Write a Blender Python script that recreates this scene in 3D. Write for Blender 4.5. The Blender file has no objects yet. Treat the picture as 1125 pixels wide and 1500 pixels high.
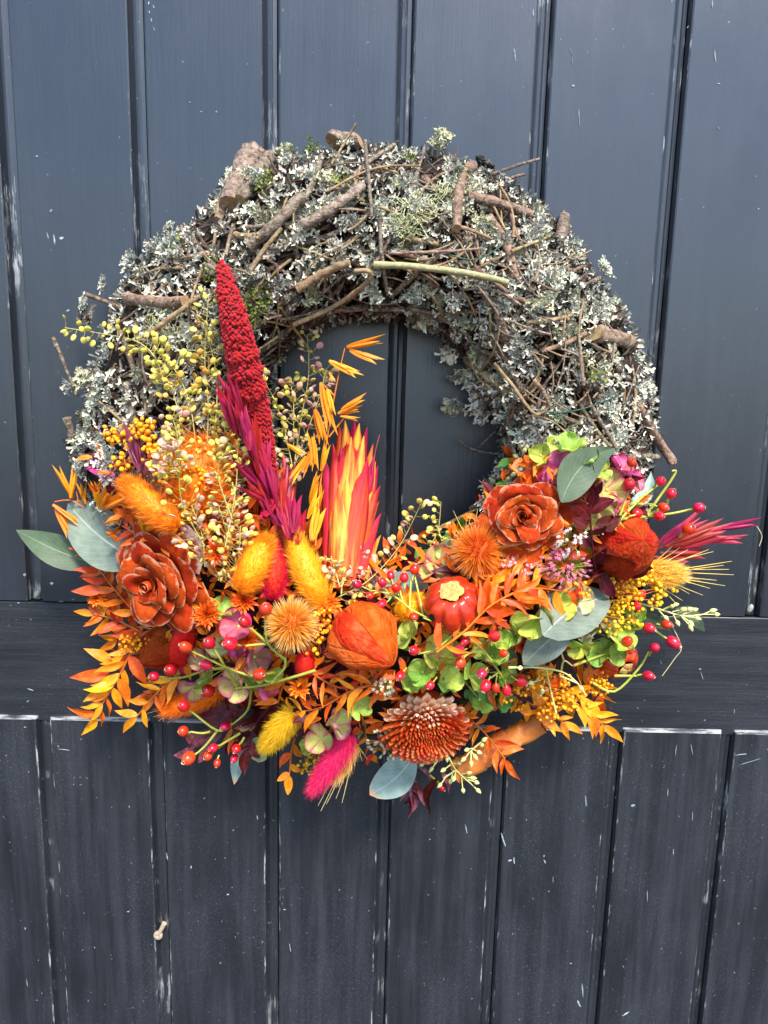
import bpy, math, random
from mathutils import Vector, Matrix, noise
R = math.radians
sc = bpy.context.scene
random.seed(7)

# ------------------------------------------------------------------ camera
FPX, DIST = 1127.0, 0.65
TILT, YAW, ROLL = 0.18248844, 0.0075014, 0.02417061
fw = Vector((math.sin(YAW)*math.cos(TILT), math.cos(YAW)*math.cos(TILT), -math.sin(TILT)))
r0 = fw.cross(Vector((0, 0, 1))).normalized(); u0 = r0.cross(fw)
cr = r0*math.cos(ROLL) + u0*math.sin(ROLL); cu = -r0*math.sin(ROLL) + u0*math.cos(ROLL)
eye = -fw*DIST
cam = bpy.data.objects.new('camera', bpy.data.cameras.new('camera'))
sc.collection.objects.link(cam)
cam.matrix_world = Matrix(((cr.x, cu.x, -fw.x, eye.x), (cr.y, cu.y, -fw.y, eye.y), (cr.z, cu.z, -fw.z, eye.z), (0, 0, 0, 1)))
cam.data.sensor_fit = 'VERTICAL'; cam.data.sensor_height = 36; cam.data.lens = FPX/1500*36
cam.data.clip_start = 0.02; cam.data.clip_end = 3000
sc.camera = cam

# ------------------------------------------------------------------ sky, sun, exposure
SUN_EL, SUN_ROT = R(52), R(160)
w = bpy.data.worlds.new('World'); sc.world = w; w.use_nodes = True
nt = w.node_tree; nt.nodes.clear()
sky = nt.nodes.new('ShaderNodeTexSky'); sky.sky_type = 'NISHITA'; sky.sun_disc = False
sky.sun_elevation = SUN_EL; sky.sun_rotation = SUN_ROT; sky.air_density = 1.0; sky.dust_density = 0.6; sky.ozone_density = 2.0
bg = nt.nodes.new('ShaderNodeBackground'); bg.inputs[1].default_value = 0.14
ow = nt.nodes.new('ShaderNodeOutputWorld')
nt.links.new(sky.outputs[0], bg.inputs[0]); nt.links.new(bg.outputs[0], ow.inputs[0])
sl = bpy.data.lights.new('sun', 'SUN'); sl.energy = 2.9; sl.angle = R(14); sl.color = (1.0, 0.94, 0.86)
sun = bpy.data.objects.new('sun', sl); sc.collection.objects.link(sun)
sdir = Vector((math.sin(SUN_ROT)*math.cos(SUN_EL), math.cos(SUN_ROT)*math.cos(SUN_EL), math.sin(SUN_EL)))
sun.rotation_euler = sdir.to_track_quat('Z', 'Y').to_euler()
sun.location = sdir*5
sc.view_settings.view_transform = 'Standard'; sc.view_settings.look = 'None'
sc.view_settings.exposure = 1.42; sc.view_settings.gamma = 1
sc.render.engine = 'CYCLES'
sc.cycles.max_bounces = 6; sc.cycles.diffuse_bounces = 4; sc.cycles.glossy_bounces = 3; sc.cycles.transmission_bounces = 4

# ------------------------------------------------------------------ space helpers
# "canvas" space: u to the right, v up, d metres out from the face of the door
BASE = Matrix.Rotation(R(90), 4, 'X')
def C(px, py, d):
    q = fw*FPX + cr*(px-562.5) - cu*(py-750)
    k = (-d-eye.y)/q.y
    p = eye + q*k
    return Vector((p.x, p.z, d))
def S(d): return (DIST-d)/FPX          # metres per photo pixel at depth d
def eyec(): return Vector((eye.x, eye.z, -eye.y))
EYE = eyec()
def rnd(a, b): return random.uniform(a, b)
def rv(s=1): return Vector((rnd(-s, s), rnd(-s, s), rnd(-s, s)))

RING_O = [(-180, 430), (-150, 420), (-120, 440), (-90, 455), (-60, 440), (-30, 410), (0, 405), (15, 405), (30, 395), (45, 398), (60, 408), (75, 412), (90, 410), (105, 415), (115, 432), (125, 410), (135, 405), (150, 425), (165, 420), (180, 430)]
RING_I = [(-180, 150), (-150, 165), (-120, 170), (-90, 185), (-60, 180), (-30, 185), (0, 188), (20, 160), (45, 172), (70, 176), (90, 165), (120, 178), (140, 182), (160, 168), (180, 150)]
def lut(tab, a):
    for (a0, v0), (a1, v1) in zip(tab, tab[1:]):
        if a0 <= a <= a1: return v0+(v1-v0)*(a-a0)/(a1-a0)
    return tab[0][1]
CX, CY = 550, 632
def ring_rs(deg):
    while deg > 180: deg -= 360
    while deg < -180: deg += 360
    t = R(deg); lump = 15*noise.noise(Vector((math.cos(t)*3.1, math.sin(t)*3.1, 4)))+8*noise.noise(Vector((math.cos(t)*9, math.sin(t)*9, 7)))
    return lut(RING_I, deg)-lump*.5, lut(RING_O, deg)+lump
def dep(px, py, off=0.0):
    dx, dy = px-CX, CY-py
    ri, ro = ring_rs(math.degrees(math.atan2(dy, dx)))
    s = (math.hypot(dx, dy)-(ri+ro)/2)/((ro-ri)/2)
    return 0.024+0.068*math.sqrt(max(0.0, 1-s*s)) + off
def surf(deg, s, off=0.0):
    ri, ro = ring_rs(deg); r = (ri+ro)/2+(ro-ri)/2*s
    px, py = CX+r*math.cos(R(deg)), CY-r*math.sin(R(deg))
    return px, py, 0.024+0.068*math.sqrt(max(0.0, 1-s*s))+off
def P(px, py, off=0.0): return C(px, py, dep(px, py, off))

# ------------------------------------------------------------------ mesh builder
def smooth(pts, n=4):
    if len(pts) < 3: 
        return [pts[0].lerp(pts[-1], i/n) for i in range(n+1)]
    out = []
    for i in range(len(pts)-1):
        a = pts[max(i-1, 0)]; b = pts[i]; c = pts[i+1]; e = pts[min(i+2, len(pts)-1)]
        for k in range(n):
            t = k/n
            out.append(0.5*((2*b)+(c-a)*t+(2*a-5*b+4*c-e)*t*t+(3*b-a-3*c+e)*t**3))
    out.append(pts[-1].copy())
    return out
def frame(p, d, n, sx=1, sy=1, sz=1):
    Y = d.normalized(); X = Y.cross(n)
    if X.length < 1e-6: X = Y.orthogonal()
    X.normalize(); Z = X.cross(Y)
    return Matrix(((X.x*sx, Y.x*sy, Z.x*sz, p.x), (X.y*sx, Y.y*sy, Z.y*sz, p.y), (X.z*sx, Y.z*sy, Z.z*sz, p.z), (0, 0, 0, 1)))
def axisframe(p, z, spin=0, s=1):
    q = z.normalized().to_track_quat('Z', 'Y').to_matrix().to_4x4()
    return Matrix.Translation(p) @ q @ Matrix.Rotation(spin, 4, 'Z') @ Matrix.Scale(s, 4)
class MB:
    def __init__(s): s.v = []; s.f = []; s.uv = []; s.m = []
    def add(s, vs, fs, uvs=None, m=0):
        b = len(s.v); s.v += [tuple(x) for x in vs]
        s.uv += uvs if uvs else [(0.5, 0.5)]*len(vs)
        for q in fs: s.f.append([b+i for i in q]); s.m.append(m)
    def grid(s, fn, nu, nv, m=0, wrap=False, M=None):
        vs = []; uv = []
        for j in range(nv+1):
            for i in range(nu+(0 if wrap else 1)):
                p = Vector(fn(i/nu, j/nv)); vs.append(M @ p if M else p); uv.append((i/nu, j/nv))
        W = nu if wrap else nu+1; fs = []
        for j in range(nv):
            for i in range(nu):
                i2 = (i+1) % W
                fs.append((j*W+i, j*W+i2, (j+1)*W+i2, (j+1)*W+i))
        s.add(vs, fs, uv, m)
    def tube(s, pts, rad, n=6, m=0, cap=True, capm=None, wob=0.0):
        k = len(pts); vs = []; uv = []
        t = (pts[1]-pts[0]).normalized(); nn = t.orthogonal().normalized()
        for i, p in enumerate(pts):
            t = (pts[min(i+1, k-1)]-pts[max(i-1, 0)])
            t = t.normalized() if t.length > 1e-9 else Vector((0, 1, 0))
            nn = (nn-t*nn.dot(t)); nn = nn.normalized() if nn.length > 1e-6 else t.orthogonal().normalized()
            b = t.cross(nn)
            r = rad[i] if isinstance(rad, (list, tuple)) else rad
            for j in range(n):
                a = 2*math.pi*j/n
                q = r*(1+(wob*noise.noise(p*220+Vector((j*1.7, 0, 0))) if wob else 0))
                vs.append(p+nn*(q*math.cos(a))+b*(q*math.sin(a))); uv.append((j/n, i/(k-1)))
        fs = [(i*n+j, i*n+(j+1) % n, (i+1)*n+(j+1) % n, (i+1)*n+j) for i in range(k-1) for j in range(n)]
        s.add(vs, fs, uv, m)
        if cap:
            cm = m if capm is None else capm
            for e, rev in ((0, True), (k-1, False)):
                ring = vs[e*n:e*n+n]
                s.add(ring, [list(range(n))[::-1] if rev else list(range(n))], None, cm)
    def ball(s, c, r, nu=8, nv=6, m=0, M=None):
        r = (r, r, r) if not isinstance(r, (tuple, list)) else r
        vs = [(0, 0, -r[2])]; uv = [(0.5, 0)]
        for j in range(1, nv):
            b = math.pi*j/nv
            for i in range(nu):
                a = 2*math.pi*i/nu
                vs.append((r[0]*math.sin(b)*math.cos(a), r[1]*math.sin(b)*math.sin(a), -r[2]*math.cos(b))); uv.append((i/nu, j/nv))
        vs.append((0, 0, r[2])); uv.append((0.5, 1)); L = len(vs)-1
        fs = [(0, 1+(i+1) % nu, 1+i) for i in range(nu)]
        for j in range(nv-2):
            for i in range(nu):
                a = 1+j*nu; fs.append((a+i, a+(i+1) % nu, a+nu+(i+1) % nu, a+nu+i))
        a = 1+(nv-2)*nu
        fs += [(a+i, a+(i+1) % nu, L) for i in range(nu)]
        vs = [Vector(x) for x in vs]
        if M: vs = [M @ x for x in vs]
        c = Vector(c)
        s.add([x+c for x in vs], fs, uv, m)
    def mesh(s, name, mats, sm=True, origin=None):
        me = bpy.data.meshes.new(name)
        vs = s.v if origin is None else [(a-origin.x, b-origin.y, c-origin.z) for a, b, c in s.v]
        me.from_pydata(vs, [], s.f)
        for mm in mats: me.materials.append(mm)
        lay = me.uv_layers.new(name='uv')
        li = [0]*len(me.loops); me.loops.foreach_get('vertex_index', li)
        flat = [0.0]*(2*len(li))
        for k, vi in enumerate(li): flat[2*k], flat[2*k+1] = s.uv[vi]
        lay.data.foreach_set('uv', flat)
        if len(mats) > 1: me.polygons.foreach_set('material_index', s.m)
        me.polygons.foreach_set('use_smooth', [sm]*len(me.polygons))
        me.update()
        return me
LINK = sc.collection.objects.link
class Thing:
    def __init__(s, name, label, cat, o, group=None, kind=None):
        s.o = o.copy(); e = bpy.data.objects.new(name, None); LINK(e); s.e = e
        e.empty_display_size = 0.01
        e.matrix_world = Matrix.Translation((o.x, -o.z, o.y)) @ BASE
        e['label'] = label; e['category'] = cat
        if group: e['group'] = group
        if kind: e['kind'] = kind
    def part(s, name, mb, mats, kind=None, sm=True, label=None, parent=None):
        if not isinstance(mats, (list, tuple)): mats = [mats]
        o = bpy.data.objects.new(name, mb.mesh(name, mats, sm, s.o)); LINK(o)
        o.parent = parent or s.e
        if parent: o.matrix_basis = parent.matrix_basis.inverted()
        if kind: o['kind'] = kind
        if label: o['label'] = label
        return o
    def inst(s, name, me, M, parent=None):
        o = bpy.data.objects.new(name, me); LINK(o)
        m = Matrix.Translation(-s.o) @ M
        if parent: o.parent = parent; o.matrix_basis = parent.matrix_basis.inverted() @ m
        else: o.parent = s.e; o.matrix_basis = m
        return o
CACHE = {}
def cached(key, fn, nvar=4):
    k = (key, random.randrange(nvar))
    if k not in CACHE: CACHE[k] = fn(k[1])
    return CACHE[k]

# ------------------------------------------------------------------ materials
def lin(h):
    if not isinstance(h, str): return (*h, 1)
    h = h.lstrip('#'); o = []
    for i in (0, 2, 4):
        c = int(h[i:i+2], 16)/255
        o.append(c/12.92 if c <= 0.04045 else ((c+0.055)/1.055)**2.4)
    return (*o, 1)
def mat(name, cols, scale=30, detail=4, rough=0.55, bump=0.0, bscale=None, spec=0.4, rv_=0.12, rh=0.012, island=False,
        grad=0.0, rib=None, ribw=0.03, veins=None, trans=0.0, stretch=(1, 1, 1), back=None, sheen=0, coat=0, edge=None, sss=0, useuv=False):
    m = bpy.data.materials.new(name); m.use_nodes = True; t = m.node_tree; N = t.nodes; L = t.links
    N.clear()
    def nd(ty, **k):
        x = N.new(ty)
        for a, b in k.items(): setattr(x, a, b)
        return x
    def math_(op, a, b=None, clamp=False):
        x = nd('ShaderNodeMath', operation=op, use_clamp=clamp)
        for i, q in enumerate((a, b)):
            if q is None: continue
            if isinstance(q, (int, float)): x.inputs[i].default_value = q
            else: L.new(q, x.inputs[i])
        return x.outputs[0]
    def mix(f, a, b):
        x = nd('ShaderNodeMix', data_type='RGBA')
        for i, q in ((0, f), (6, a), (7, b)):
            if isinstance(q, (int, float)): x.inputs[i].default_value = q
            elif isinstance(q, tuple): x.inputs[i].default_value = q
            else: L.new(q, x.inputs[i])
        return x.outputs[2]
    out = nd('ShaderNodeOutputMaterial'); p = nd('ShaderNodeBsdfPrincipled')
    tc = nd('ShaderNodeTexCoord'); oi = nd('ShaderNodeObjectInfo'); ge = nd('ShaderNodeNewGeometry')
    rn = ge.outputs['Random Per Island'] if island else oi.outputs['Random']
    off = nd('ShaderNodeVectorMath', operation='ADD'); L.new(tc.outputs['UV' if useuv else 'Object'], off.inputs[0])
    cmb = nd('ShaderNodeCombineXYZ'); k = math_('MULTIPLY', rn, 17.0)
    for i in range(3): L.new(k, cmb.inputs[i])
    mp = nd('ShaderNodeVectorMath', operation='MULTIPLY'); mp.inputs[1].default_value = stretch
    L.new(off.outputs[0], mp.inputs[0]); L.new(cmb.outputs[0], off.inputs[1])
    nz = nd('ShaderNodeTexNoise'); nz.inputs['Scale'].default_value = scale; nz.inputs['Detail'].default_value = detail
    nz.inputs['Roughness'].default_value = 0.62
    L.new(mp.outputs[0], nz.inputs['Vector'])
    sep = nd('ShaderNodeSeparateXYZ'); L.new(tc.outputs['UV'], sep.inputs[0])
    U, V = sep.outputs[0], sep.outputs[1]
    fac = math_('ADD', math_('MULTIPLY', math_('SUBTRACT', nz.outputs[0], 0.5), 1.7), 0.5, True)
    if grad: fac = math_('ADD', math_('MULTIPLY', V, grad), math_('MULTIPLY', fac, 1-grad))
    rp = nd('ShaderNodeValToRGB'); els = rp.color_ramp.elements
    if len(cols) == 1: cols = [(0, cols[0]), (1, cols[0])]
    if not isinstance(cols[0], tuple) or isinstance(cols[0][1], float) and len(cols[0]) == 3: cols = [(i/(len(cols)-1), c) for i, c in enumerate(cols)]
    els[0].position, els[0].color = cols[0][0], lin(cols[0][1])
    els[1].position, els[1].color = cols[-1][0], lin(cols[-1][1])
    for pos, c in cols[1:-1]:
        e = els.new(pos); e.color = lin(c)
    L.new(fac, rp.inputs[0]); col = rp.outputs[0]
    ctr = math_('ABSOLUTE', math_('SUBTRACT', U, 0.5))
    hgt = nz.outputs[0]
    if edge:    # colour towards the rim of a petal or bract
        ec, e0, mode = edge[:3]
        if mode == 'side': f = math_('MULTIPLY', ctr, 2.0)
        elif mode == 'tip': f = V
        else: f = math_('MAXIMUM', math_('MULTIPLY', ctr, 2.0), V)
        f = math_('ADD', f, math_('MULTIPLY', math_('SUBTRACT', nz.outputs[0], 0.5), edge[3] if len(edge) > 3 else 0.7))
        f = math_('DIVIDE', math_('SUBTRACT', f, e0), max(0.02, 1-e0), True)
        col = mix(f, col, lin(ec))
    if rib:
        f = math_('SUBTRACT', 1.0, math_('DIVIDE', ctr, ribw), True)
        col = mix(math_('MULTIPLY', f, 0.6), col, lin(rib))
    if veins:
        vc, fr, amt = veins
        q = math_('SUBTRACT', math_('MULTIPLY', V, fr), math_('MULTIPLY', ctr, fr*0.9))
        q = math_('ADD', q, math_('MULTIPLY', nz.outputs[0], 0.5))
        q = math_('ABSOLUTE', math_('SINE', math_('MULTIPLY', q, math.pi)))
        f = math_('SUBTRACT', 1.0, math_('DIVIDE', q, 0.35), True)
        col = mix(math_('MULTIPLY', f, amt), col, lin(vc))
        hgt = math_('SUBTRACT', hgt, math_('MULTIPLY', f, 0.3))
    hs = nd('ShaderNodeHueSaturation')
    L.new(math_('ADD', math_('MULTIPLY', rn, rh*2), 0.5-rh*0.85), hs.inputs['Hue'])
    wn = nd('ShaderNodeTexWhiteNoise', noise_dimensions='1D'); L.new(rn, wn.inputs['W'])
    L.new(math_('ADD', math_('MULTIPLY', wn.outputs[0], rv_*2), 1-rv_), hs.inputs['Value'])
    L.new(col, hs.inputs['Color']); col = hs.outputs[0]
    if back: col = mix(ge.outputs['Backfacing'], col, lin(back))
    L.new(col, p.inputs['Base Color'])
    p.inputs['Roughness'].default_value = rough; p.inputs['Specular IOR Level'].default_value = spec
    if sheen: p.inputs['Sheen Weight'].default_value = sheen
    if coat: p.inputs['Coat Weight'].default_value = coat; p.inputs['Coat Roughness'].default_value = 0.12
    if sss: p.inputs['Subsurface Weight'].default_value = sss; p.inputs['Subsurface Radius'].default_value = (0.004, 0.002, 0.001)
    if bump:
        if bscale:
            n2 = nd('ShaderNodeTexNoise'); n2.inputs['Scale'].default_value = bscale; n2.inputs['Detail'].default_value = 5
            L.new(mp.outputs[0], n2.inputs['Vector']); hgt = math_('ADD', hgt, n2.outputs[0])
        b = nd('ShaderNodeBump'); b.inputs['Strength'].default_value = bump; b.inputs['Distance'].default_value = 0.0015
        L.new(hgt, b.inputs['Height']); L.new(b.outputs[0], p.inputs['Normal'])
    sh = p.outputs[0]
    if trans:
        tr = nd('ShaderNodeBsdfTranslucent'); L.new(col, tr.inputs[0])
        ms = nd('ShaderNodeMixShader'); ms.inputs[0].default_value = trans
        L.new(sh, ms.inputs[1]); L.new(tr.outputs[0], ms.inputs[2]); sh = ms.outputs[0]
    L.new(sh, out.inputs[0])
    return m

def paint(name, dust, worn=0.0, horiz=False, chip=0.0):
    """dark blue-black gloss paint over wood, with brush grain, dust, chips"""
    m = bpy.data.materials.new(name); m.use_nodes = True; t = m.node_tree; N = t.nodes; L = t.links
    p = N['Principled BSDF']
    tc = N.new('ShaderNodeTexCoord'); oi = N.new('ShaderNodeObjectInfo')
    def noi(scale, stretch, detail=5, rough=0.6, addr=True):
        mp = N.new('ShaderNodeMapping'); mp.inputs['Scale'].default_value = (stretch[1], stretch[0], stretch[2]) if horiz else stretch
        L.new(tc.outputs['Object'], mp.inputs[0])
        if addr:
            c = N.new('ShaderNodeCombineXYZ'); k = N.new('ShaderNodeMath'); k.operation = 'MULTIPLY'; k.inputs[1].default_value = 31
            L.new(oi.outputs['Random'], k.inputs[0]); L.new(k.outputs[0], c.inputs[0]); L.new(k.outputs[0], c.inputs[1]); L.new(c.outputs[0], mp.inputs['Location'])
        n = N.new('ShaderNodeTexNoise'); n.inputs['Scale'].default_value = scale; n.inputs['Detail'].default_value = detail; n.inputs['Roughness'].default_value = rough
        L.new(mp.outputs[0], n.inputs['Vector']); return n.outputs[0]
    def ramp(s, a, b, v0=0.0, v1=1.0):
        r = N.new('ShaderNodeMapRange'); r.inputs[1].default_value = a; r.inputs[2].default_value = b; r.inputs[3].default_value = v0; r.inputs[4].default_value = v1
        L.new(s, r.inputs[0]); return r.outputs[0]
    def mth(op, a, b):
        x = N.new('ShaderNodeMath'); x.operation = op
        for i, q in enumerate((a, b)):
            if isinstance(q, (int, float)): x.inputs[i].default_value = q
            else: L.new(q, x.inputs[i])
        return x.outputs[0]
    def mix(f, a, b):
        x = N.new('ShaderNodeMix'); x.data_type = 'RGBA'
        for i, q in ((0, f), (6, a), (7, b)):
            if isinstance(q, (int, float)): x.inputs[i].default_value = q
            elif isinstance(q, tuple): x.inputs[i].default_value = q
            else: L.new(q, x.inputs[i])
        return x.outputs[2]
    grain = noi(420, (1, 0.045, 1), 4); grain2 = noi(1500, (1, 0.06, 1), 2); blot = noi(14, (1, 0.6, 1), 5); fine = noi(900, (1, 0.8, 1), 3)
    streak = noi(120, (1, 0.05, 1), 6, 0.55); brushy = noi(160, (1, 0.35, 1), 3)
    col = mix(ramp(blot, 0.35, 0.7), (0.0085, 0.0100, 0.0135, 1), (0.0135, 0.0155, 0.0205, 1))
    col = mix(mth('MULTIPLY', ramp(streak, 0.40, 0.8), dust*0.7), col, (0.10, 0.108, 0.125, 1))
    col = mix(mth('MULTIPLY', mth('MULTIPLY', ramp(fine, 0.56, 0.72), ramp(blot, 0.35, 0.6)), dust*0.8), col, (0.24, 0.25, 0.27, 1))
    spk = noi(330, (1, 0.75, 1), 2, 0.5)
    col = mix(ramp(spk, 0.735, 0.775, 0, min(1, dust+0.25)), col, (0.42, 0.43, 0.43, 1))
    if worn:
        wn = noi(120, (1.5, 0.25, 1.5), 6, 0.7)
        col = mix(ramp(wn, 0.60-worn*0.22, 0.68-worn*0.2, 0, 0.85), col, (0.36, 0.36, 0.35, 1))
    if chip:
        wn = noi(260, (1.0, 0.10, 1.0), 6, 0.72); wl = noi(16, (1, 1, 1), 3)
        col = mix(mth('MULTIPLY', ramp(wn, 0.52, 0.60, 0, 0.9), ramp(wl, 0.60-chip*0.22, 0.74-chip*0.22)), col, (0.36, 0.37, 0.37, 1))
    L.new(col, p.inputs['Base Color'])
    L.new(ramp(mth('ADD', blot, mth('MULTIPLY', streak, dust*.5)), 0.3, 1.0, 0.31, 0.40+dust*0.3), p.inputs['Roughness'])
    p.inputs['Specular IOR Level'].default_value = 0.62; p.inputs['Specular Tint'].default_value = (0.74, 0.85, 1.0, 1) if dust < 0.2 else (0.95, 0.97, 1.0, 1); p.inputs['Coat Weight'].default_value = 0.0 if dust > 0.2 else 0.55; p.inputs['Coat Roughness'].default_value = 0.36
    h = mth('ADD', mth('ADD', mth('MULTIPLY', grain, 0.8), mth('MULTIPLY', grain2, 0.25)), mth('ADD', mth('MULTIPLY', blot, 1.6), mth('MULTIPLY', brushy, 0.12)))
    b = N.new('ShaderNodeBump'); b.inputs['Strength'].default_value = 0.38; b.inputs['Distance'].default_value = 0.0009
    L.new(h, b.inputs['Height']); L.new(b.outputs[0], p.inputs['Normal'])
    return m

# ------------------------------------------------------------------ ground (bounces light, outside the frame) and door
gm = mat('paving', ['#3a3a3b', '#47474a'], 6, rough=0.9, bump=0.2)
gb = MB(); gb.add([(-60, -60, 0), (60, -60, 0), (60, 60, 0), (-60, 60, 0)], [(0, 1, 2, 3)])
g = bpy.data.objects.new('ground', gb.mesh('ground', [gm], False)); LINK(g); g.location = (0, 0, -1.35); g['kind'] = 'structure'
g['label'] = 'grey paved ground in front of the door'

def door():
    T = Thing('wooden_door', 'blue-black painted plank door with a mid rail, behind the wreath', 'door', Vector((0, -1.35, 0)))
    up, lo, ra = paint('door_paint', 0.08), paint('door_paint_dusty', 0.30), paint('door_paint_rail', 0.22, horiz=True)
    aru, arl = paint('arris_upper', 0.2, 0.05), paint('arris_lower', 0.5, 0.28)
    upe, loe = paint('door_groove_upper', 0.1, 0.0, chip=0.32), paint('door_groove_lower', 0.2, 0.0, chip=0.30)
    ledge = paint('dusty_ledge', 0.9, 0.75, True)
    def plank(u0, u1, v0, v1, face, edge, w, top):
        a, b = u0+0.0050, u1-0.0050
        prof = [(a, w-0.020), (a, w-0.0052), (a+0.0014, w-0.0008), (a+0.0026, w), (b-0.0026, w), (b-0.0014, w-0.0008), (b, w-0.0048), (b+0.0004, w-0.0058),
                (b+0.0022, w-0.0050), (b+0.0046, w-0.0046), (b+0.0062, w-0.0055), (b+0.0092, w-0.0062), (b+0.0092, w-0.020)]
        # rows along v; top rows chamfered on the lower planks
        rows = [(v0, 0.0)] + [(v0+(v1-v0)*i/6, 0.0) for i in range(1, 6)]
        rows += [(v1-0.0024, 0.0), (v1-0.0008, 0.0008), (v1, 0.0032)] if top else [(v1-0.0008, 0.0), (v1, 0.0010)]
        mb = MB(); n = len(prof); vs = []
        for (v, k) in rows:
            j = 0
            for (u, ww) in prof:
                jit = 0.0005*noise.noise(Vector((u*30, v*60, 3)))
                lim = max(ww-k, w-0.020) if ww > w-0.004 else min(ww, ww)
                vs.append((u+jit, v, lim))
        for r in range(len(rows)-1):
            for j in range(n-1):
                m = 0 if j == 3 else 3 if j in (2, 4) else 1
                if top and r >= len(rows)-3 and 1 <= j <= 5: m = 2
                mb_f = (r*n+j, r*n+j+1, (r+1)*n+j+1, (r+1)*n+j)
                mb.f.append(list(mb_f)); mb.m.append(m)
        mb.f.append([ (len(rows)-1)*n+j for j in range(n)]); mb.m.append(2 if top else 1)
        mb.f.append([j for j in range(n)][::-1]); mb.m.append(1)
        mb.v = vs; mb.uv = [(0.5, 0.5)]*len(vs)
        T.part('plank', mb, [face, edge, ledge, aru if not top else arl], sm=False)
    gu = [-0.50, -0.398, -0.2990, -0.1966, -0.0947, 0.0079, 0.1135, 0.2176, 0.3220, 0.425, 0.53]
    gl = [-0.50, -0.398, -0.2970, -0.1975, -0.0946, 0.0069, 0.1096, 0.2116, 0.3110, 0.412, 0.53]
    for a, b in zip(gu, gu[1:]): plank(a, b, -0.0848, 0.75, up, upe, 0.0, False)
    for a, b in zip(gl, gl[1:]): plank(a, b, -1.33, -0.1905, lo, loe, 0.0036, True)
    mb = MB()
    c = 0.0008; v0, v1 = -0.1950, -0.0862
    vs = []
    for u in [-0.52+i*0.07 for i in range(16)]:
        for v, ww in ((v0, -0.02), (v0, -0.0002), (v1-c, -0.0002), (v1, -0.001), (v1, -0.02)): vs.append((u, v+0.0003*noise.noise(Vector((u*40, v*9, 1))), ww))
    fs = [(i*5+j, (i+1)*5+j, (i+1)*5+j+1, i*5+j+1) for i in range(15) for j in range(4)]
    mb.add(vs, fs); T.part('rail', mb, [ra], sm=False)
    mb = MB(); mb.add([(-0.55, -1.34, -0.0195), (0.55, -1.34, -0.0195), (0.55, 0.76, -0.0195), (-0.55, 0.76, -0.0195)], [(0, 1, 2, 3)])
    T.part('backing_board', mb, [upe], sm=False)
    # chips, splashes and dust plugs in the grooves
    wm = mat('white_paint_flecks', ['#565c63', '#7f868c', '#a9adad'], 400, rough=0.7, island=True, rv_=0.4)
    mb = MB()
    def fleck(px, py, L, W, ang, w0):
        L *= 0.8; W *= 0.55
        c0 = C(px, py, w0); c0.z = w0+0.0003
        s = S(0); n = 9; vs = []
        for i in range(n):
            a = 2*math.pi*i/n; k = rnd(0.6, 1.15)
            x, y = L/2*k*math.cos(a), W/2*rnd(0.6, 1.2)*math.sin(a)
            vs.append((c0.x+s*(x*math.cos(ang)-y*math.sin(ang)), c0.y+s*(x*math.sin(ang)+y*math.cos(ang)), c0.z))
        top = [(x, y, z+0.00025) for x, y, z in [((a+c0.x*0.3)/1.3, (b+c0.y*0.3)/1.3, z) for a, b, z in vs]]
        mb.add(vs+top, [(i, (i+1) % n, n+(i+1) % n, n+i) for i in range(n)]+[[n+i for i in range(n)]])
    pts = [(754, 80, 30, 5, -1.4), (836, 75, 14, 3, -1.3), (838, 90, 10, 3, -1.5), (840, 126, 6, 5, 0), (1043, 5, 16, 4, -1.5), (1047, 82, 24, 4, -1.35), (781, 20, 12, 3, -1.5),
           (1052, 188, 8, 3, -1), (1007, 40, 6, 3, 1), (1111, 306, 4, 4, 0), (1053, 123, 7, 3, 0), (278, 150, 4, 3, 0), (295, 164, 5, 3, 0), (317, 164, 5, 4, 1), (75, 309, 8, 7, .6), (90, 349, 9, 7, .2), (54, 229, 5, 4, 0),
           (225, 10, 8, 3, -1.3), (219, 18, 7, 3, -1.4), (222, 30, 9, 3, -1.3), (226, 43, 9, 3, -1.2), (218, 5, 6, 3, 1.4), (80, 352, 22, 5, -1.5), (70, 345, 14, 3, -1.4), (100, 455, 10, 5, .4),
           (848, 172, 30, 4, -1.45), (848, 172, 3, 3, 0), (737, 1230, 34, 6, -1.25), (747, 1260, 9, 6, 0.3), (753, 1261, 17, 4, -1.45), (683, 1215, 26, 4, -1.35), (990, 1098, 26, 4, -1.55), (1013, 1097, 28, 4, -1.3),
           (948, 1312, 30, 3, -1.5), (986, 1248, 18, 3, -1.5), (853, 1450, 34, 6, -1.4), (848, 1470, 18, 7, -1.1), (916, 1485, 20, 5, .7), (913, 1416, 10, 3, -1), (836, 1411, 6, 5, .3), (798, 1262, 12, 4, -1.2), (810, 1288, 16, 3, -1.5), (858, 1174, 30, 7, -1.4),
           (1085, 1105, 26, 3, .15), (1100, 1115, 50, 2, .35), (927, 1180, 12, 8, .6), (1014, 1195, 24, 3, -1.5), (978, 1160, 20, 3, -1.5), (968, 970, 10, 3, -1.2), (1028, 990, 22, 3, -1.2), (1025, 980, 6, 5, 0),
           (40, 1440, 26, 3, -1.5), (37, 1065, 5, 4, 0), (95, 1098, 26, 3, -.1), (334, 1310, 6, 5, 0), (188, 1335, 5, 4, 0), (245, 1255, 18, 3, -1.45), (280, 1270, 9, 4, -1.5), (425, 1388, 26, 3, -1.4), (417, 1332, 6, 4, 0), (342, 1216, 6, 4, .6), (377, 1197, 12, 4, -1.5),
           (41, 1027, 7, 4, .5), (45, 1010, 14, 3, -.3), (90, 881, 13, 3, .05), (27, 883, 6, 3, 0), (76, 855, 7, 8, 0), (36, 842, 6, 10, 0), (107, 878, 5, 4, 0), (1075, 1042, 14, 3, -1.5), (934, 1037, 5, 3, -.5), (1032, 1055, 6, 5, 0)]
    for q in pts: fleck(*q, 0.0036 if q[1] > 1060 else 0.0)
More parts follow.
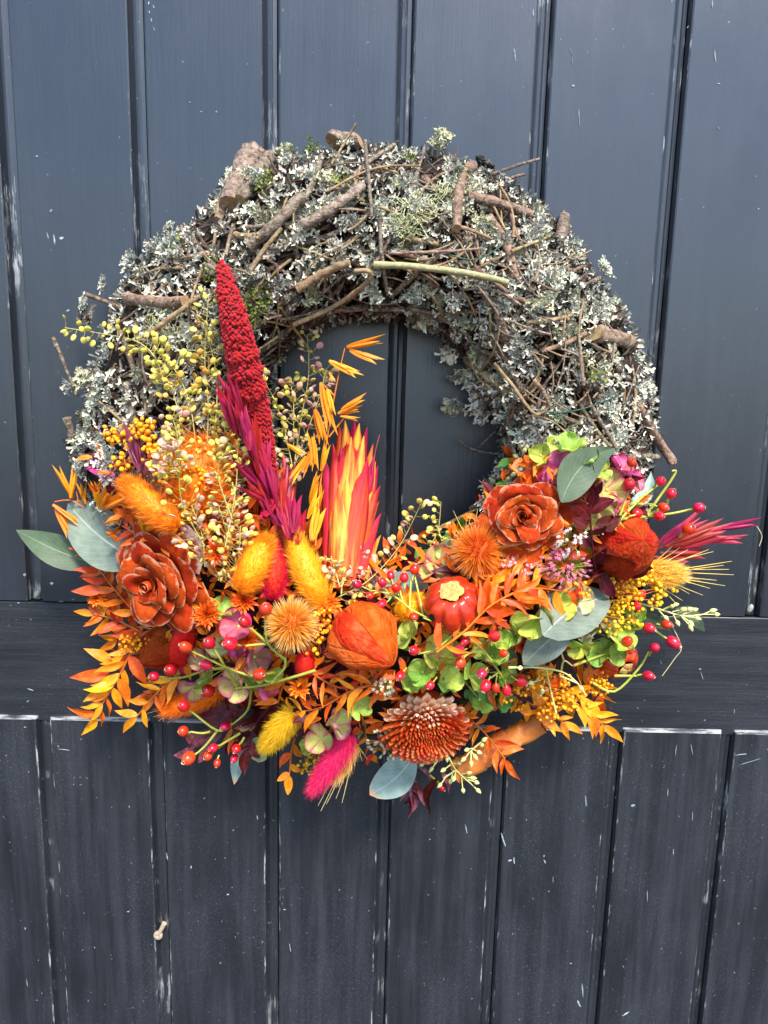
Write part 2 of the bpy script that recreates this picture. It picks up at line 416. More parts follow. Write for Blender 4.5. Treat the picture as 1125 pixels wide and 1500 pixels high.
    for i in range(120):
        if rnd(0, 1) < 0.65: px, py = rnd(0, 1125), rnd(1085, 1500)
        elif rnd(0, 1) < 0.5: px, py = rnd(0, 1125), rnd(0, 880)
        else: px, py = rnd(0, 1125), rnd(910, 1045)
        fleck(px, py, rnd(1.2, 3.6), rnd(1.0, 2.0), rnd(-1.8, -1.2), 0.0036 if py > 1060 else 0.0)
    T.part('paint_fleck', mb, [wm], kind='stuff', sm=False, label='small whitish flecks and scratches in the dark paint')
    # plugs of pale filler at the foot of two grooves
    fm = mat('pale_filler', ['#6f6e6a', '#a9a7a0'], 300, rough=0.9, bump=0.4)
    for px, py, sx in ((52, 872, 1), (1101, 893, 1)):
        mb = MB(); c0 = C(px, py, 0); s = S(0)
        mb.ball((c0.x, c0.y, -0.003), (s*4.5, s*8, 0.0024), 7, 5, M=Matrix.Rotation(-0.4*sx, 4, 'Z'))
        T.part('filler_plug', mb, [fm])
    return T
door()

def tag_stuck():
    c = C(232, 1369, 0.0036); s = S(0)
    T = Thing('hook_tag', 'small cream round-headed tag with a short shank stuck over a groove in the lower door', 'tag', c)
    m = mat('cream_wood', ['#8a7864', '#b5a38e'], 300, rough=0.7, bump=0.2)
    mb = MB()
    M = Matrix.Translation((c.x, c.y, 0.0046))
    def disc(a, t): 
        r = s*7.4*(0.0 if t == 0 else 0.35 if t < .3 else 0.85 if t < .6 else 1.0 if t < .8 else 1.0)
        z = [0.0006, 0.0013, 0.0016, 0.0008, -0.001][int(round(t*4))]
        return (r*math.cos(a*2*math.pi), r*math.sin(a*2*math.pi), z)
    mb.grid(disc, 14, 4, wrap=True, M=M)
    T.part('round_head', mb, [m])
    mb = MB(); a = C(235, 1362, 0); b = C(243, 1347, 0); a.z = b.z = 0.0048
    mb.tube([a, a.lerp(b, .5), b], [s*3.2, s*3.6, s*4.2], 8); T.part('shank', mb, [m])
tag_stuck()
# ------------------------------------------------------------------ the twig wreath
random.seed(21)
BARK = [mat('bark_grey_brown', ['#2b221c', '#5d4d40', '#8d7d6c', '#a79a88'], 260, rough=0.85, bump=0.9, bscale=700, stretch=(1, 1, 1), rv_=0.2),
        mat('bark_red_brown', ['#2e211b', '#67503f', '#957a66', '#8d8072'], 220, rough=0.8, bump=0.9, bscale=600, rv_=0.2),
        mat('bark_tan', ['#4f3e2c', '#8a7250', '#b09a78'], 200, rough=0.75, bump=0.6, bscale=500, rv_=0.15),
        mat('bark_green', ['#6b6a48', '#979468', '#b5b184'], 160, rough=0.7, bump=0.5, bscale=400, rv_=0.05)]
CUT = mat('cut_wood', ['#6e5138', '#9a7a54', '#b89c76'], 300, rough=0.8, bump=0.3)
STRAW = mat('dry_straw', ['#a8966a', '#cfc196'], 200, rough=0.7)
LICH = [mat('lichen_pale', ['#a39d88', '#d4cfba', '#f3efe0'], 3.5, rough=0.85, back='#80857d', rv_=0.22, rh=0.03),
        mat('lichen_green', ['#8f8d6c', '#bcb992', '#dedab8'], 3.5, rough=0.85, back='#767a6c', rv_=0.2, rh=0.03),
        mat('lichen_dark', ['#332c25', '#6f6454', '#9c927f'], 3.5, rough=0.85, back='#262523', rv_=0.25)]
LSTUFF = mat('lichen_fine', ['#8a8472', '#c6c0ac', '#ece7d6'], 150, rough=0.85, back='#6c706a', rv_=0.3, island=True)
DEB = mat('twig_litter', ['#1c1613', '#4b3a2e', '#7b6653'], 260, rough=0.85, island=True, rv_=0.45, bump=0.5)
MOSS = mat('moss_green', ['#4a5222', '#747c36', '#9a9a58'], 200, rough=0.8, island=True, rv_=0.25)
BEARD = mat('beard_lichen', ['#8a8f62', '#b4b585', '#cfcfa4'], 200, rough=0.8, island=True, rv_=0.2)
WIRE = mat('green_wire', ['#0f3b25', '#1c5436'], 50, rough=0.5)

FLIP = False
def frond(mb, p, d, nrm, L, w, depth):
    """one forked, channelled lobe of leafy lichen"""
    d = d.normalized(); side = d.cross(nrm); 
    if side.length < 1e-5: side = d.orthogonal()
    side.normalize(); up = side.cross(d)
    rows = []; q = p.copy(); dd = d.copy()
    k = 2 if depth else 3
    for i in range(k+1):
        t = i/k
        ww = w*(0.8+0.35*t) if depth else w*(0.85, 1.25, 1.35, 0.6)[i]
        rows.append((q-side*ww/2+up*w*0.28, q.copy(), q+side*ww/2+up*w*0.28))
        dd = (dd+up*rnd(-0.1, 0.28)+side*rnd(-.25, .25)).normalized(); q = q+dd*L/k
    vs = [x for r in rows for x in r]
    mb.add(vs, [(i*3+j, i*3+j+3, i*3+j+4, i*3+j+1)[::1 if FLIP else -1] for i in range(k) for j in range(2)])
    if depth:
        for sg in ((-1, 1) if rnd(0, 1) < .75 else (-1, 0, 1)):
            a = sg*rnd(.35, .85)
            frond(mb, rows[-1][1], dd*math.cos(a)+side*math.sin(a)+up*rnd(-.1, .35), up+rv(.3), L*rnd(.6, .9), w*rnd(.75, .95), depth-1)
def lichen_mesh(i):
    st = random.getstate(); random.seed(900+i)
    mb = MB()
    for k in range(30):
        a = rnd(0, 6.283); e = rnd(.0, .85)
        d = Vector((math.cos(a)*math.cos(e), math.sin(a)*math.cos(e), math.sin(e)))
        p = Vector((rnd(-.35, .35), rnd(-.35, .35), rnd(-.1, .1)))
        frond(mb, p, d, Vector((0, 0, 1))+rv(.5), rnd(.22, .36), rnd(.09, .15), 2)
    me = mb.mesh('lichen_tuft', [LICH[i % 3] if i % 4 else LICH[0]], False)
    random.setstate(st); return me
LM = [lichen_mesh(i) for i in range(10)]
PALE = [0, 1, 3, 4, 6, 7, 9]; DARK = [2, 5, 8]

def wreath():
    c = C(CX, CY, 0.02)
    T = Thing('twig_wreath', 'round wreath of lichen covered twigs and bark hung on the dark door', 'wreath', c)
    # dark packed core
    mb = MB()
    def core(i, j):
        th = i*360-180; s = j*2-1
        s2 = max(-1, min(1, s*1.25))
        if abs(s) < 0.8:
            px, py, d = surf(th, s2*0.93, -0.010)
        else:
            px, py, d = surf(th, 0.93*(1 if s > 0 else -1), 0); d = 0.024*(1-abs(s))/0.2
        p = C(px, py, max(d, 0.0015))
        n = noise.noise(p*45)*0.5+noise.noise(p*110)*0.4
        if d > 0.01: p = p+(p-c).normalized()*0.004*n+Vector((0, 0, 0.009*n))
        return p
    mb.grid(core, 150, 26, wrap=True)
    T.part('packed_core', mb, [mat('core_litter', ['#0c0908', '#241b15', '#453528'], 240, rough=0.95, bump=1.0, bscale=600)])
    # branches placed from the photograph: (points, width px, bark, offset, cut ends)
    br = [([(372, 222), (357, 250), (338, 300)], 40, 0, .006, 1), ([(395, 232), (372, 262), (352, 292)], 22, 0, .012, 1), ([(350, 262), (330, 290), (318, 325)], 20, 1, .012, 0), ([(487, 206), (506, 207), (527, 208)], 30, 0, .004, 1), ([(443, 288), (405, 325), (365, 362)], 17, 0, .016, 1),
          ([(531, 273), (490, 303), (442, 331)], 16, 0, .015, 1), ([(479, 281), (520, 258), (562, 244), (616, 243)], 4, 2, .020, 0), ([(535, 207), (540, 260), (545, 318)], 6, 0, .022, 0),
          ([(522, 181), (503, 212), (485, 241)], 4, 2, .022, 0), ([(572, 371), (640, 369), (706, 364)], 5, 1, .020, 0), ([(548, 387), (600, 390), (678, 399), (745, 414)], 11, 3, .018, 1),
          ([(435, 424), (470, 402), (511, 384)], 13, 2, .016, 0), ([(429, 476), (488, 450), (535, 416), (542, 398), (519, 397)], 8, 2, .022, 0), ([(411, 450), (430, 480), (458, 518)], 5, 2, .014, 0),
          ([(367, 396), (390, 362), (413, 334)], 7, 2, .020, 0), ([(342, 328), (336, 350), (331, 374)], 6, 1, .018, 0), ([(216, 492), (255, 462), (292, 434)], 9, 2, .020, 0),
          ([(186, 437), (230, 443), (272, 441)], 18, 1, .014, 1), ([(125, 431), (150, 440), (174, 450)], 8, 1, .006, 1), ([(77, 494), (92, 528), (113, 580)], 7, 0, .004, 0),
          ([(98, 612), (108, 650), (118, 705), (124, 735)], 13, 0, -.004, 0), ([(690, 243), (674, 273), (669, 336)], 17, 1, .017, 1), ([(684, 287), (730, 297), (777, 314)], 15, 1, .014, 1),
          ([(720, 256), (756, 243), (790, 233)], 6, 0, .006, 1), ([(738, 265), (754, 259), (769, 255)], 6, 1, .006, 1), ([(749, 368), (778, 357), (809, 345)], 5, 2, .016, 0),
          ([(826, 318), (822, 345), (815, 380)], 20, 0, .006, 0), ([(669, 331), (693, 338), (718, 349)], 6, 2, .018, 0), ([(870, 488), (900, 496), (926, 503)], 26, 1, .008, 1),
          ([(724, 532), (753, 568), (778, 602), (792, 606), (806, 593)], 6, 2, .020, 0), ([(687, 516), (699, 550), (717, 568)], 6, 2, .016, 0), ([(934, 597), (964, 645), (987, 679)], 17, 1, .004, 1),
          ([(915, 672), (940, 668), (962, 670)], 13, 0, .004, 0), ([(673, 645), (695, 659), (737, 666)], 5, 0, .0, 0), ([(702, 656), (712, 645), (726, 632)], 4, 0, .0, 0),
          ([(866, 594), (881, 620), (903, 656)], 7, 0, .018, 0), ([(745, 628), (753, 664)], 9, 0, .014, 0), ([(851, 523), (855, 565)], 6, 1, .016, 0), ([(782, 556), (795, 572), (804, 592)], 6, 1, .020, 0),
          ([(833, 380), (840, 372), (848, 380), (857, 375)], 4, 2, .006, 0), ([(838, 398), (850, 392), (861, 389)], 6, 1, .006, 1), ([(690, 745), (720, 728), (750, 700)], 9, 0, .006, 1),
          ([(610, 790), (650, 770), (700, 745)], 7, 2, .003, 0), ([(480, 455), (540, 452), (600, 455), (650, 470)], 10, 0, .008, 0), ([(600, 452), (640, 462), (690, 495)], 7, 0, .014, 0), ([(556, 320), (560, 380), (568, 432)], 6, 0, .017, 0),
          ([(440, 300), (462, 262), (470, 230)], 10, 0, .010, 0), ([(230, 400), (255, 385), (300, 372)], 12, 0, .010, 1), ([(300, 388), (330, 400), (350, 408)], 9, 0, .012, 0), ([(700, 395), (745, 430), (770, 442)], 9, 1, .012, 1)]
    def branch(pts, wpx, bk, off, cut):
        q = smooth([P(x, y, off+rnd(-.002, .003)) for x, y in pts], 5)
        r = wpx/2*S(.08)*0.92; n = len(q)
        big = wpx >= 12
        rad = [r*(1.05-0.25*i/n)*(1+.16*noise.noise(p*150)) for i, p in enumerate(q)]
        q = [p+rv(r*.10) for p in q]
        mb = MB(); mb.tube(q, rad, 12 if big else 6, 0, True, 1, wob=0.28 if big else 0.12)
        if 8 < wpx < 25:      # a knot or two where side twigs broke off
            for k in range(2 if wpx < 14 else 3):
                i = random.randrange(1, n-1); dv = (rv(1)+Vector((0, 0, .8))).normalized()
                mb.tube([q[i], q[i]+dv*rad[i]*1.35], [rad[i]*.4, rad[i]*.3], 6, 0, True, 1)
        T.part('branch' if wpx >= 12 else 'twig', mb, [BARK[bk], CUT if cut else BARK[bk]])
    for b in br: branch(*b)
    # upright cut stump face
    # random twigs through the whole visible arc
    for i in range(165):
        th = rnd(-22, 206); s = rnd(-.86, .8); L = rnd(45, 150); w = rnd(3.5, 9) if rnd(0, 1) < .8 else rnd(9, 16)
        px, py, d = surf(th, s)
        a = R(th+90)+rnd(-.75, .75)+(math.pi if rnd(0, 1) < .5 else 0)
        if rnd(0, 1) < .15: a += 1.2
        pts = []
        bend = rnd(-.3, .3)
        for k in range(4):
            t = k/3-.5; x = px+L*t*math.cos(a); y = py-L*t*math.sin(a)
            o = L*bend*(t*t-.1); pts.append((x-o*math.sin(a), y-o*math.cos(a)))
        if max(math.hypot(x-CX, CY-y)-ring_rs(math.degrees(math.atan2(CY-y, x-CX)))[1] for x, y in pts) > 14: continue
        if min(math.hypot(x-CX, CY-y)-ring_rs(math.degrees(math.atan2(CY-y, x-CX)))[0] for x, y in pts) < -8: continue
        branch(pts, w, random.choice([0, 0, 0, 1, 1, 2]), rnd(-.003, .010), rnd(0, 1) < .35)
    for i in range(250):
        th = rnd(-24, 206); s = rnd(-.9, .85); L = rnd(28, 95); px, py, d = surf(th, s); a = R(th+90)+rnd(-1.1, 1.1); bend = rnd(-.5, .5); pts = []
        for k in range(4):
            t = k/3-.5; x = px+L*t*math.cos(a); y = py-L*t*math.sin(a); o = L*bend*(t*t-.1); pts.append((x-o*math.sin(a), y-o*math.cos(a)))
        if min(math.hypot(x-CX, CY-y)-ring_rs(math.degrees(math.atan2(CY-y, x-CX)))[0] for x, y in pts) < -4: continue
        branch(pts, rnd(2.2, 4.6), random.choice([0, 1, 2, 2]), rnd(.006, .016), 0)
    # fine litter: short bits of twig and bark everywhere
    mb = MB()
    for i in range(2600):
        th = rnd(-28, 212); s = rnd(-1, 1)
        px, py, d = surf(th, s, rnd(-.008, .004)); p = C(px, py, d)
        dv = rv(1); dv.z *= .6; dv.normalize(); L = rnd(.003, .012); r = rnd(.0004, .0012)
        mb.tube([p-dv*L, p+rv(.001), p+dv*L], [r, r*1.2, r*.7], 4, 0)
    for i in range(500):   # bark flakes
        px, py, d = surf(rnd(-28, 212), rnd(-.95, .95), rnd(-.004, .005)); p = C(px, py, d)
        M = axisframe(p, rv(1)+Vector((0, 0, 1.0)), rnd(0, 6), rnd(.003, .0065))
        n = 6; vs = [M @ Vector((math.cos(k)*rnd(.6, 1.1), math.sin(k)*rnd(.4, 1), rnd(-.2, .2))) for k in [6.283*j/n for j in range(n)]]
        mb.add(vs, [list(range(n))])
    for i in range(420):
        th = rnd(-40, 220); px, py, d = surf(th, rnd(.93, .985)*(1 if rnd(0, 1) < .7 else -1)); d = rnd(.004, .026); p = C(px, py, d)
        dv = rv(1); L = rnd(.003, .010); r = rnd(.0005, .0012); mb.tube([p-dv*L, p+rv(.001), p+dv*L], [r, r*1.2, r*.7], 4, 0)
    T.part('twig_litter', mb, [DEB], kind='stuff')
    # lichen tufts: clumped as in the photograph
    dense = [(230, 400, 45), (165, 560, 55), (150, 620, 45), (130, 660, 40), (480, 240, 40), (600, 260, 50), (650, 240, 40), (700, 270, 40), (640, 300, 60), (740, 330, 50), (800, 400, 55), (840, 440, 55), (780, 450, 55),
             (850, 400, 40), (690, 470, 45), (680, 540, 40), (700, 580, 40), (740, 600, 45), (650, 440, 50), (720, 440, 50), (900, 560, 40), (920, 600, 40), (890, 640, 40), (380, 410, 40), (400, 250, 35),
             (560, 330, 45), (500, 330, 50), (420, 330, 40), (330, 370, 40), (280, 350, 40), (860, 470, 40), (760, 650, 40), (830, 610, 40), (820, 350, 22), (140, 440, 28), (112, 560, 18), (112, 660, 14), (115, 690, 14), (240, 380, 30), (600, 430, 40), (620, 460, 30), (720, 720, 25)]
    tot = 0
    spots = []
    for x, y, r in dense:
        for k in range(max(3, int(r/9))):
            a = rnd(0, 6.283); q = r*math.sqrt(rnd(0, 1)); spots.append((x+q*math.cos(a), y+q*math.sin(a), 0))
    while len(spots) < 292:
        px, py, d = surf(rnd(-25, 208), rnd(-.98, .98)); spots.append((px, py, 1))
    for x, y, k in spots[:292]:
        d = dep(x, y, rnd(.000, .012)); p = C(x, y, d)
        nrm = Vector((p.x-c.x, p.y-c.y, 0)); rr = math.hypot(x-CX, CY-y); ri, ro = ring_rs(math.degrees(math.atan2(CY-y, x-CX)))
        sg = (rr-(ri+ro)/2)/((ro-ri)/2)
        nrm = nrm.normalized()*sg*.9+Vector((0, 0, 1))+rv(.6)
        me = LM[random.choice(PALE if rnd(0, 1) < .74 else DARK)]
        T.inst('lichen_tuft', me, axisframe(p, nrm, rnd(0, 6.28), S(d)*rnd(14, 28)) @ Matrix.Diagonal((1, 1, rnd(.45, .9), 1)))
    mb = MB()
    for i in range(10000):
        th = rnd(-26, 210); s = rnd(-1.02, 1.02); px, py, d = surf(th, s, rnd(-.003, .013))
        if noise.noise(Vector((px/55, py/55, 2))) < -.12 or (s < -.62 and 35 < th < 170 and rnd(0, 1) < .75): continue
        p = C(px, py, d); dv = rv(1); dv.z = abs(dv.z)*.45
        frond(mb, p, dv, Vector((0, 0, 1))+rv(.7), S(d)*rnd(4, 8), S(d)*rnd(2.0, 3.8), 1)
    for i in range(1500):   # the flank that faces the door
        th = rnd(-30, 215); out = rnd(0, 1) < .75; px, py, d = surf(th, rnd(.93, 1.0)*(1 if out else -1)); d = rnd(.003, .026); p = C(px, py, d)
        o = (p-c); o.z = 0; o = o.normalized()*(1 if out else -1)
        frond(mb, p, rv(1)+o*.5, o+rv(.6), S(d)*rnd(5, 10), S(d)*rnd(2.4, 4.2), 1)
    T.part('fine_lichen', mb, [LSTUFF], kind='stuff', sm=False)
    # beard lichen tangles and moss
    mb = MB()
    for (x, y, r, n) in ((605, 315, 45, 90), (235, 485, 40, 70), (640, 285, 22, 30), (300, 500, 30, 30), (590, 335, 25, 40)):
        for i in range(n):
            a = rnd(0, 6.28); px, py = x+r*rnd(0, .8)*math.cos(a), y+r*rnd(0, .8)*math.sin(a); a = rnd(0, 6.28); pts = []
            L = rnd(8, 30); k = rnd(-2, 2)
            for j in range(6):
                pts.append(P(px, py, .012+rnd(0, .006))); px += L/5*math.cos(a); py += L/5*math.sin(a); a += k*.45+rnd(-.3, .3)
            mb.tube(pts, S(.09)*rnd(.35, .75), 3, 0, False)
    T.part('beard_lichen', mb, [BEARD], kind='stuff')
    mb = MB()
    for (x, y, r, n) in ((385, 262, 16, 90), (378, 440, 22, 110), (365, 470, 14, 60), (255, 355, 16, 40), (600, 228, 8, 25), (455, 215, 12, 40), (310, 395, 18, 60), (870, 540, 22, 40), (500, 260, 10, 30)):
        for i in range(n):
            a = rnd(0, 6.28); q = r*math.sqrt(rnd(0, 1)); p = P(x+q*math.cos(a), y+q*math.sin(a), .012+rnd(0, .004))
            frond(mb, p, rv(1)+Vector((0, .2, .5)), rv(1)+Vector((0, 0, 1)), .0032, .0012, 0)
    T.part('moss', mb, [MOSS], kind='stuff', sm=False)
    mb = MB(); mb.tube(smooth([P(x, y, .019) for x, y in ((792, 608), (835, 603), (870, 594), (905, 580))], 5), S(.09)*1.2, 5); T.part('binding_wire', mb, [WIRE])
    mb = MB(); mb.tube(smooth([P(x, y, .019) for x, y in ((655, 372), (700, 380), (745, 352))], 5), S(.09)*1.0, 5); T.part('binding_wire', mb, [WIRE])
wreath()

# ------------------------------------------------------------------ unit pieces for the flowers
def leaf_mesh(name, mt, seed, wid=.3, prof=(.8, .9), fold=.25, curl=.2, wav=.03, nu=4, nv=8, thick=0):
    st = random.getstate(); random.seed(seed*31+int(wid*1000))
    cu = rnd(-curl*.5, curl*2.0); tw = rnd(-.9, .9); fo = fold*rnd(.4, 1.3); ph = rnd(0, 6); sb = rnd(-.18, .18)
    def f(u, v):
        s = u*2-1
        hw = wid*(math.sin(math.pi*min(1, max(0, v))**prof[0]))**prof[1] if v < 1 else 0
        hw = max(hw, .012 if v < .99 else .003)
        x = s*hw; z = fo*abs(s)*hw-cu*v*v+wav*math.sin(v*9+ph)*abs(s)
        a = tw*v; return (x*math.cos(a)-z*math.sin(a)*.5+sb*math.sin(v*3.1), v, z+x*math.sin(a)*.6)
    mb = MB(); mb.grid(f, nu, nv)
    if thick:
        mb.grid(lambda u, v: Vector(f(1-u, v))-Vector((0, 0, thick*math.sin(math.pi*min(v, .999))*(1-abs(u*2-1)))), nu, nv)
    random.setstate(st); return mb.mesh(name, [mt])
M_ORL = [mat('leaf_orange', ['#d85208', '#f0790e', '#f7931c'], 6, rough=0.45, trans=.25, rib='#b8430a', ribw=.05, bump=.15, rv_=.16, rh=.02, veins=('#c9540a', 7, .25)),
         mat('leaf_rust', ['#b23606', '#dc5210', '#ea6a1c'], 6, rough=0.45, trans=.22, rib='#8f2c08', ribw=.05, bump=.15, rv_=.18, rh=.015, veins=('#a33a0a', 7, .25)),
         mat('leaf_amber', ['#e57b08', '#f99c14', '#ffb02a'], 6, rough=0.45, trans=.25, rib='#c9620a', ribw=.05, bump=.15, rv_=.12, rh=.015, veins=('#d8740a', 7, .25))]
M_BUR = mat('leaf_burgundy', ['#2a0508', '#480a0e', '#66141a'], 5, rough=0.45, spec=.22, trans=.12, rib='#7e3038', ribw=.05, bump=.15, rv_=.3, rh=.015, veins=('#64222a', 7, .3))
M_PLUM = mat('leaf_plum', ['#51202a', '#7a3a44', '#a0626a'], 5, rough=0.42, trans=.1, rib='#35121a', ribw=.05, bump=.15, rv_=.2)
M_EUC = mat('leaf_eucalyptus', ['#586256', '#707b6c', '#8d9784'], 4, rough=0.6, trans=.08, rib='#c0cabb', ribw=.025, bump=.12, rv_=.1, veins=('#9fae9f', 9, .22))
M_EUCP = mat('leaf_eucalyptus_pale', ['#6f857a', '#8ca196', '#a6b8ac'], 4, rough=0.6, trans=.08, rib='#cfdcd2', ribw=.025, bump=.12, rv_=.06, veins=('#b4c9c0', 9, .2), edge=('#c98a58', .82, 'tip'))
M_EUCG = mat('leaf_eucalyptus_green', ['#33442f', '#48593e', '#5e6d50'], 4, rough=0.55, trans=.1, rib='#a3b08c', ribw=.02, bump=.12, rv_=.08, veins=('#7e9070', 9, .2))
M_STEM = mat('stem_green', ['#7f8f2c', '#a8ab42', '#c2b95c'], 120, rough=0.5)
M_STEMO = mat('stem_orange', ['#b5540e', '#d8771a'], 120, rough=0.5)
M_STEMB = mat('stem_brown', ['#56301c', '#8a5a34'], 120, rough=0.6)
M_STEMY = mat('stem_straw', ['#a79a4e', '#cdbf74'], 120, rough=0.6)
M_STEMR = mat('stem_wine', ['#4c1018', '#6e1a24'], 120, rough=0.5)

def leafm(kind, mt):
    spec = {'ruscus': dict(wid=.17, prof=(.75, 1.0), fold=.35, curl=.25), 'narrow': dict(wid=.11, prof=(.7, 1.0), fold=.4, curl=.25), 'broad': dict(wid=.25, prof=(.8, .8), fold=.2, curl=.15),
            'oval': dict(wid=.30, prof=(.9, .62), fold=.12, curl=.10, wav=.015, nu=6, nv=12), 'lance': dict(wid=.19, prof=(.85, .8), fold=.16, curl=.12, wav=.01, nu=6, nv=12)}[kind]
    return cached(('leaf', kind, mt.name), lambda i: leaf_mesh('leaf', mt, i+1, **spec), 9)
def put_leaf(T, kind, mt, a, b, offa, offb, wid=1.0, face=None, name='leaf'):
    """a leaf from pixel a to pixel b"""
    p, q = P(a[0], a[1], offa), P(b[0], b[1], offb)
    n = ((EYE-p).normalized()+rv(.45)) if face is None else face
    L = (q-p).length
    return T.inst(name, leafm(kind, mt), frame(p, q-p, n, L*wid, L, L))

def leaf_spray(name, label, group, path, kind, mt, stemm, L, n, off, spread=.9, cat='leaf sprig', tipleaf=True, offtip=None, extra=()):
    offs = [off+((offtip if offtip is not None else off)-off)*i/(len(path)-1) for i in range(len(path))]
    pts = [P(x, y, o) for (x, y), o in zip(path, offs)]
    T = Thing(name, label, cat, pts[0], group)
    sp = smooth(pts, 5); mb = MB(); s = S(.1)
    mb.tube(sp, [s*(2.2-1.3*i/len(sp)) for i in range(len(sp))], 5); T.part('stem', mb, [stemm])
    mats = mt if isinstance(mt, list) else [mt]
    for i in range(n):
        t = (i+.6)/n; k = min(len(sp)-2, int(t*(len(sp)-1))); p = sp[k].lerp(sp[k+1], t*(len(sp)-1)-k)
        d = (sp[k+1]-sp[k]).normalized(); view = (EYE-p).normalized(); side = d.cross(view).normalized()*(1 if i % 2 else -1)
        a = spread*rnd(.65, 1.25); dv = d*math.cos(a)+side*math.sin(a)+view*rnd(-.15, .45)
        ll = L*s*rnd(.75, 1.15)*(1-.2*t)
        T.inst('leaf', leafm(kind, random.choice(mats)), frame(p, dv, view+rv(.55), ll*rnd(.65, 1.15), ll, ll))
    if tipleaf:
        d = sp[-1]-sp[-2]; view = (EYE-sp[-1]).normalized(); ll = L*s*.95
        T.inst('leaf', leafm(kind, random.choice(mats)), frame(sp[-1], d, view+rv(.4), ll*.9, ll, ll))
    for a, b in extra: put_leaf(T, kind, random.choice(mats), a, b, off, (offtip if offtip is not None else off)+.004)
    return T

def fuzz(mb, c0, c1, w, n, hl, hw, tip=.6, fwd=.5, m=0, prof=None):
    """soft hairs over an elongated head from c0 (base) to c1 (tip)"""
    ax = c1-c0; L = ax.length; d = ax.normalized(); x = d.orthogonal().normalized(); y = d.cross(x)
    for i in range(n):
        t = rnd(0, 1); a = rnd(0, 6.283)
        r = w/2*(prof(t) if prof else (max(0.05, 1-(2*t-1)**2))**.5*(1.05-.25*t))
        rad = x*math.cos(a)+y*math.sin(a)
        if i % 3 == 0 or True:
            b = c0+d*(L*t)+rad*r*rnd(.75, 1.0)
        dv = (rad*(1-fwd)+d*fwd*(0.5+t)+rv(.28)).normalized()
        sd = dv.cross(rv(1)).normalized()*hw/2; l = hl*rnd(.6, 1.3)
        tipp = b+dv*l+rv(l*.12)
        mb.add([b-sd, b+sd, tipp], [(0, 1, 2)], [(.4, 0), (.6, 0), (.5, 1)], m)
def bunny(label, base, tip, w, off, mt, group='dyed bunny tail grasses', hl=13, n=4600, stem=None, offt=None, name='bunny_tail', cat='grass head', fwd=.55):
    p, q = P(*base, off), P(*tip, off+.004 if offt is None else offt); s = S(.11)
    T = Thing(name, label, cat, p, group)
    mb = MB(); ax = q-p; M = Matrix.Translation((p+q)/2) @ ax.to_track_quat('Z', 'Y').to_matrix().to_4x4()
    mb.ball((0, 0, 0), (w*s*.40, w*s*.40, ax.length*.46), 14, 10, M=M); T.part('head', mb, [mt])
    mb = MB(); fuzz(mb, p, q, w*s*.84, n, hl*s, .62*s, fwd=fwd); T.part('soft_hairs', mb, [mt], kind='stuff', sm=False)
    if stem:
        mb = MB(); mb.tube(smooth([p]+[P(x, y, off-.004) for x, y in stem], 3), s*1.6, 5); T.part('stem', mb, [M_STEMY])
    return T

def hip_mesh(i):
    st = random.getstate(); random.seed(i+50); mb = MB(); e = rnd(.98, 1.16)
    def f(u, v):
        b = math.pi*v; r = math.sin(b)**.92 if 0 < v < 1 else 0
        r *= 1-.10*v+.03*math.sin(u*6.283*2+i); return (r*.95*math.cos(u*6.283), r*.95*math.sin(u*6.283), -e*math.cos(b))
    mb.grid(f, 14, 12, wrap=True); random.setstate(st); return mb.mesh('hip', [M_HIP])
def calyx_mesh(i):
    mb = MB()
    for k in range(5):
        a = 6.283*k/5+i; d = Vector((math.cos(a), math.sin(a), 0))
        p = d*.20+Vector((0, 0, 0)); 
        sd = Vector((-d.y, d.x, 0))*.17
        mb.add([p-sd, p+sd, p+sd*.7+Vector((0, 0, .22))+d*.06, p-sd*.7+Vector((0, 0, .25))+d*.08], [(0, 1, 2, 3)], None, 0)
    mb.ball((0, 0, .02), (.24, .24, .12), 8, 4, 1)
    return mb.mesh('calyx', [M_CAL, M_CALD])
M_HIP = mat('rose_hip_red', ['#b40a1e', '#cc1426', '#d42e30'], 1.1, rough=0.3, coat=.15, spec=.5, rv_=.28, rh=.012, bump=.12, sss=.05)
M_CAL = mat('hip_calyx', ['#a58468', '#d6b8a2'], 3, rough=0.8); M_CALD = mat('hip_eye', ['#3a2618', '#6a4a34'], 3, rough=0.9)
def hips(label, stems, berries, off, stemm=M_STEM, group='rose hip sprays', sw=2.2):
    """stems: lists of pixel points; berries: (x, y, radius px, node x, node y)"""
    o = P(*stems[0][0], off-.006); T = Thing('rose_hip_spray', label, 'rose hips', o, group); s = S(.13)
    mb = MB()
    for st in stems:
        q = smooth([P(x, y, off-.006+.006*i/len(st)) for i, (x, y) in enumerate(st)], 4); k = len(q)
        mb.tube(q, [s*sw*(1.2-.5*i/k) for i in range(k)], 6)
    for b in berries:
        x, y, r, nx, ny = b[:5]; p = P(x, y, off+rnd(0, .008)); q = P(nx, ny, off-.002)
        d = p-q; L = d.length
        if L > r*s*.4: mb.tube(smooth([q, q.lerp(p, .5)+rv(.0008), p], 3), [s*sw*.8, s*sw*.7]+[s*sw*.7]*5, 6)
        if len(b) > 5: d = Vector((b[5], b[6], b[7]))
        d = d.normalized()+Vector((0, 0, .35)) if len(b) <= 5 else d
        M = axisframe(p, d, rnd(0, 6), r*s*rnd(.88, 1.08)) @ Matrix.Diagonal((1, 1, rnd(.92, 1.2), 1))
        h = T.inst('hip', cached('hip', hip_mesh, 4), M)
        T.inst('calyx', cached('calyx', calyx_mesh, 3), M @ Matrix.Translation((0, 0, .97)), h)
    T.part('stem', mb, [stemm])
    return T

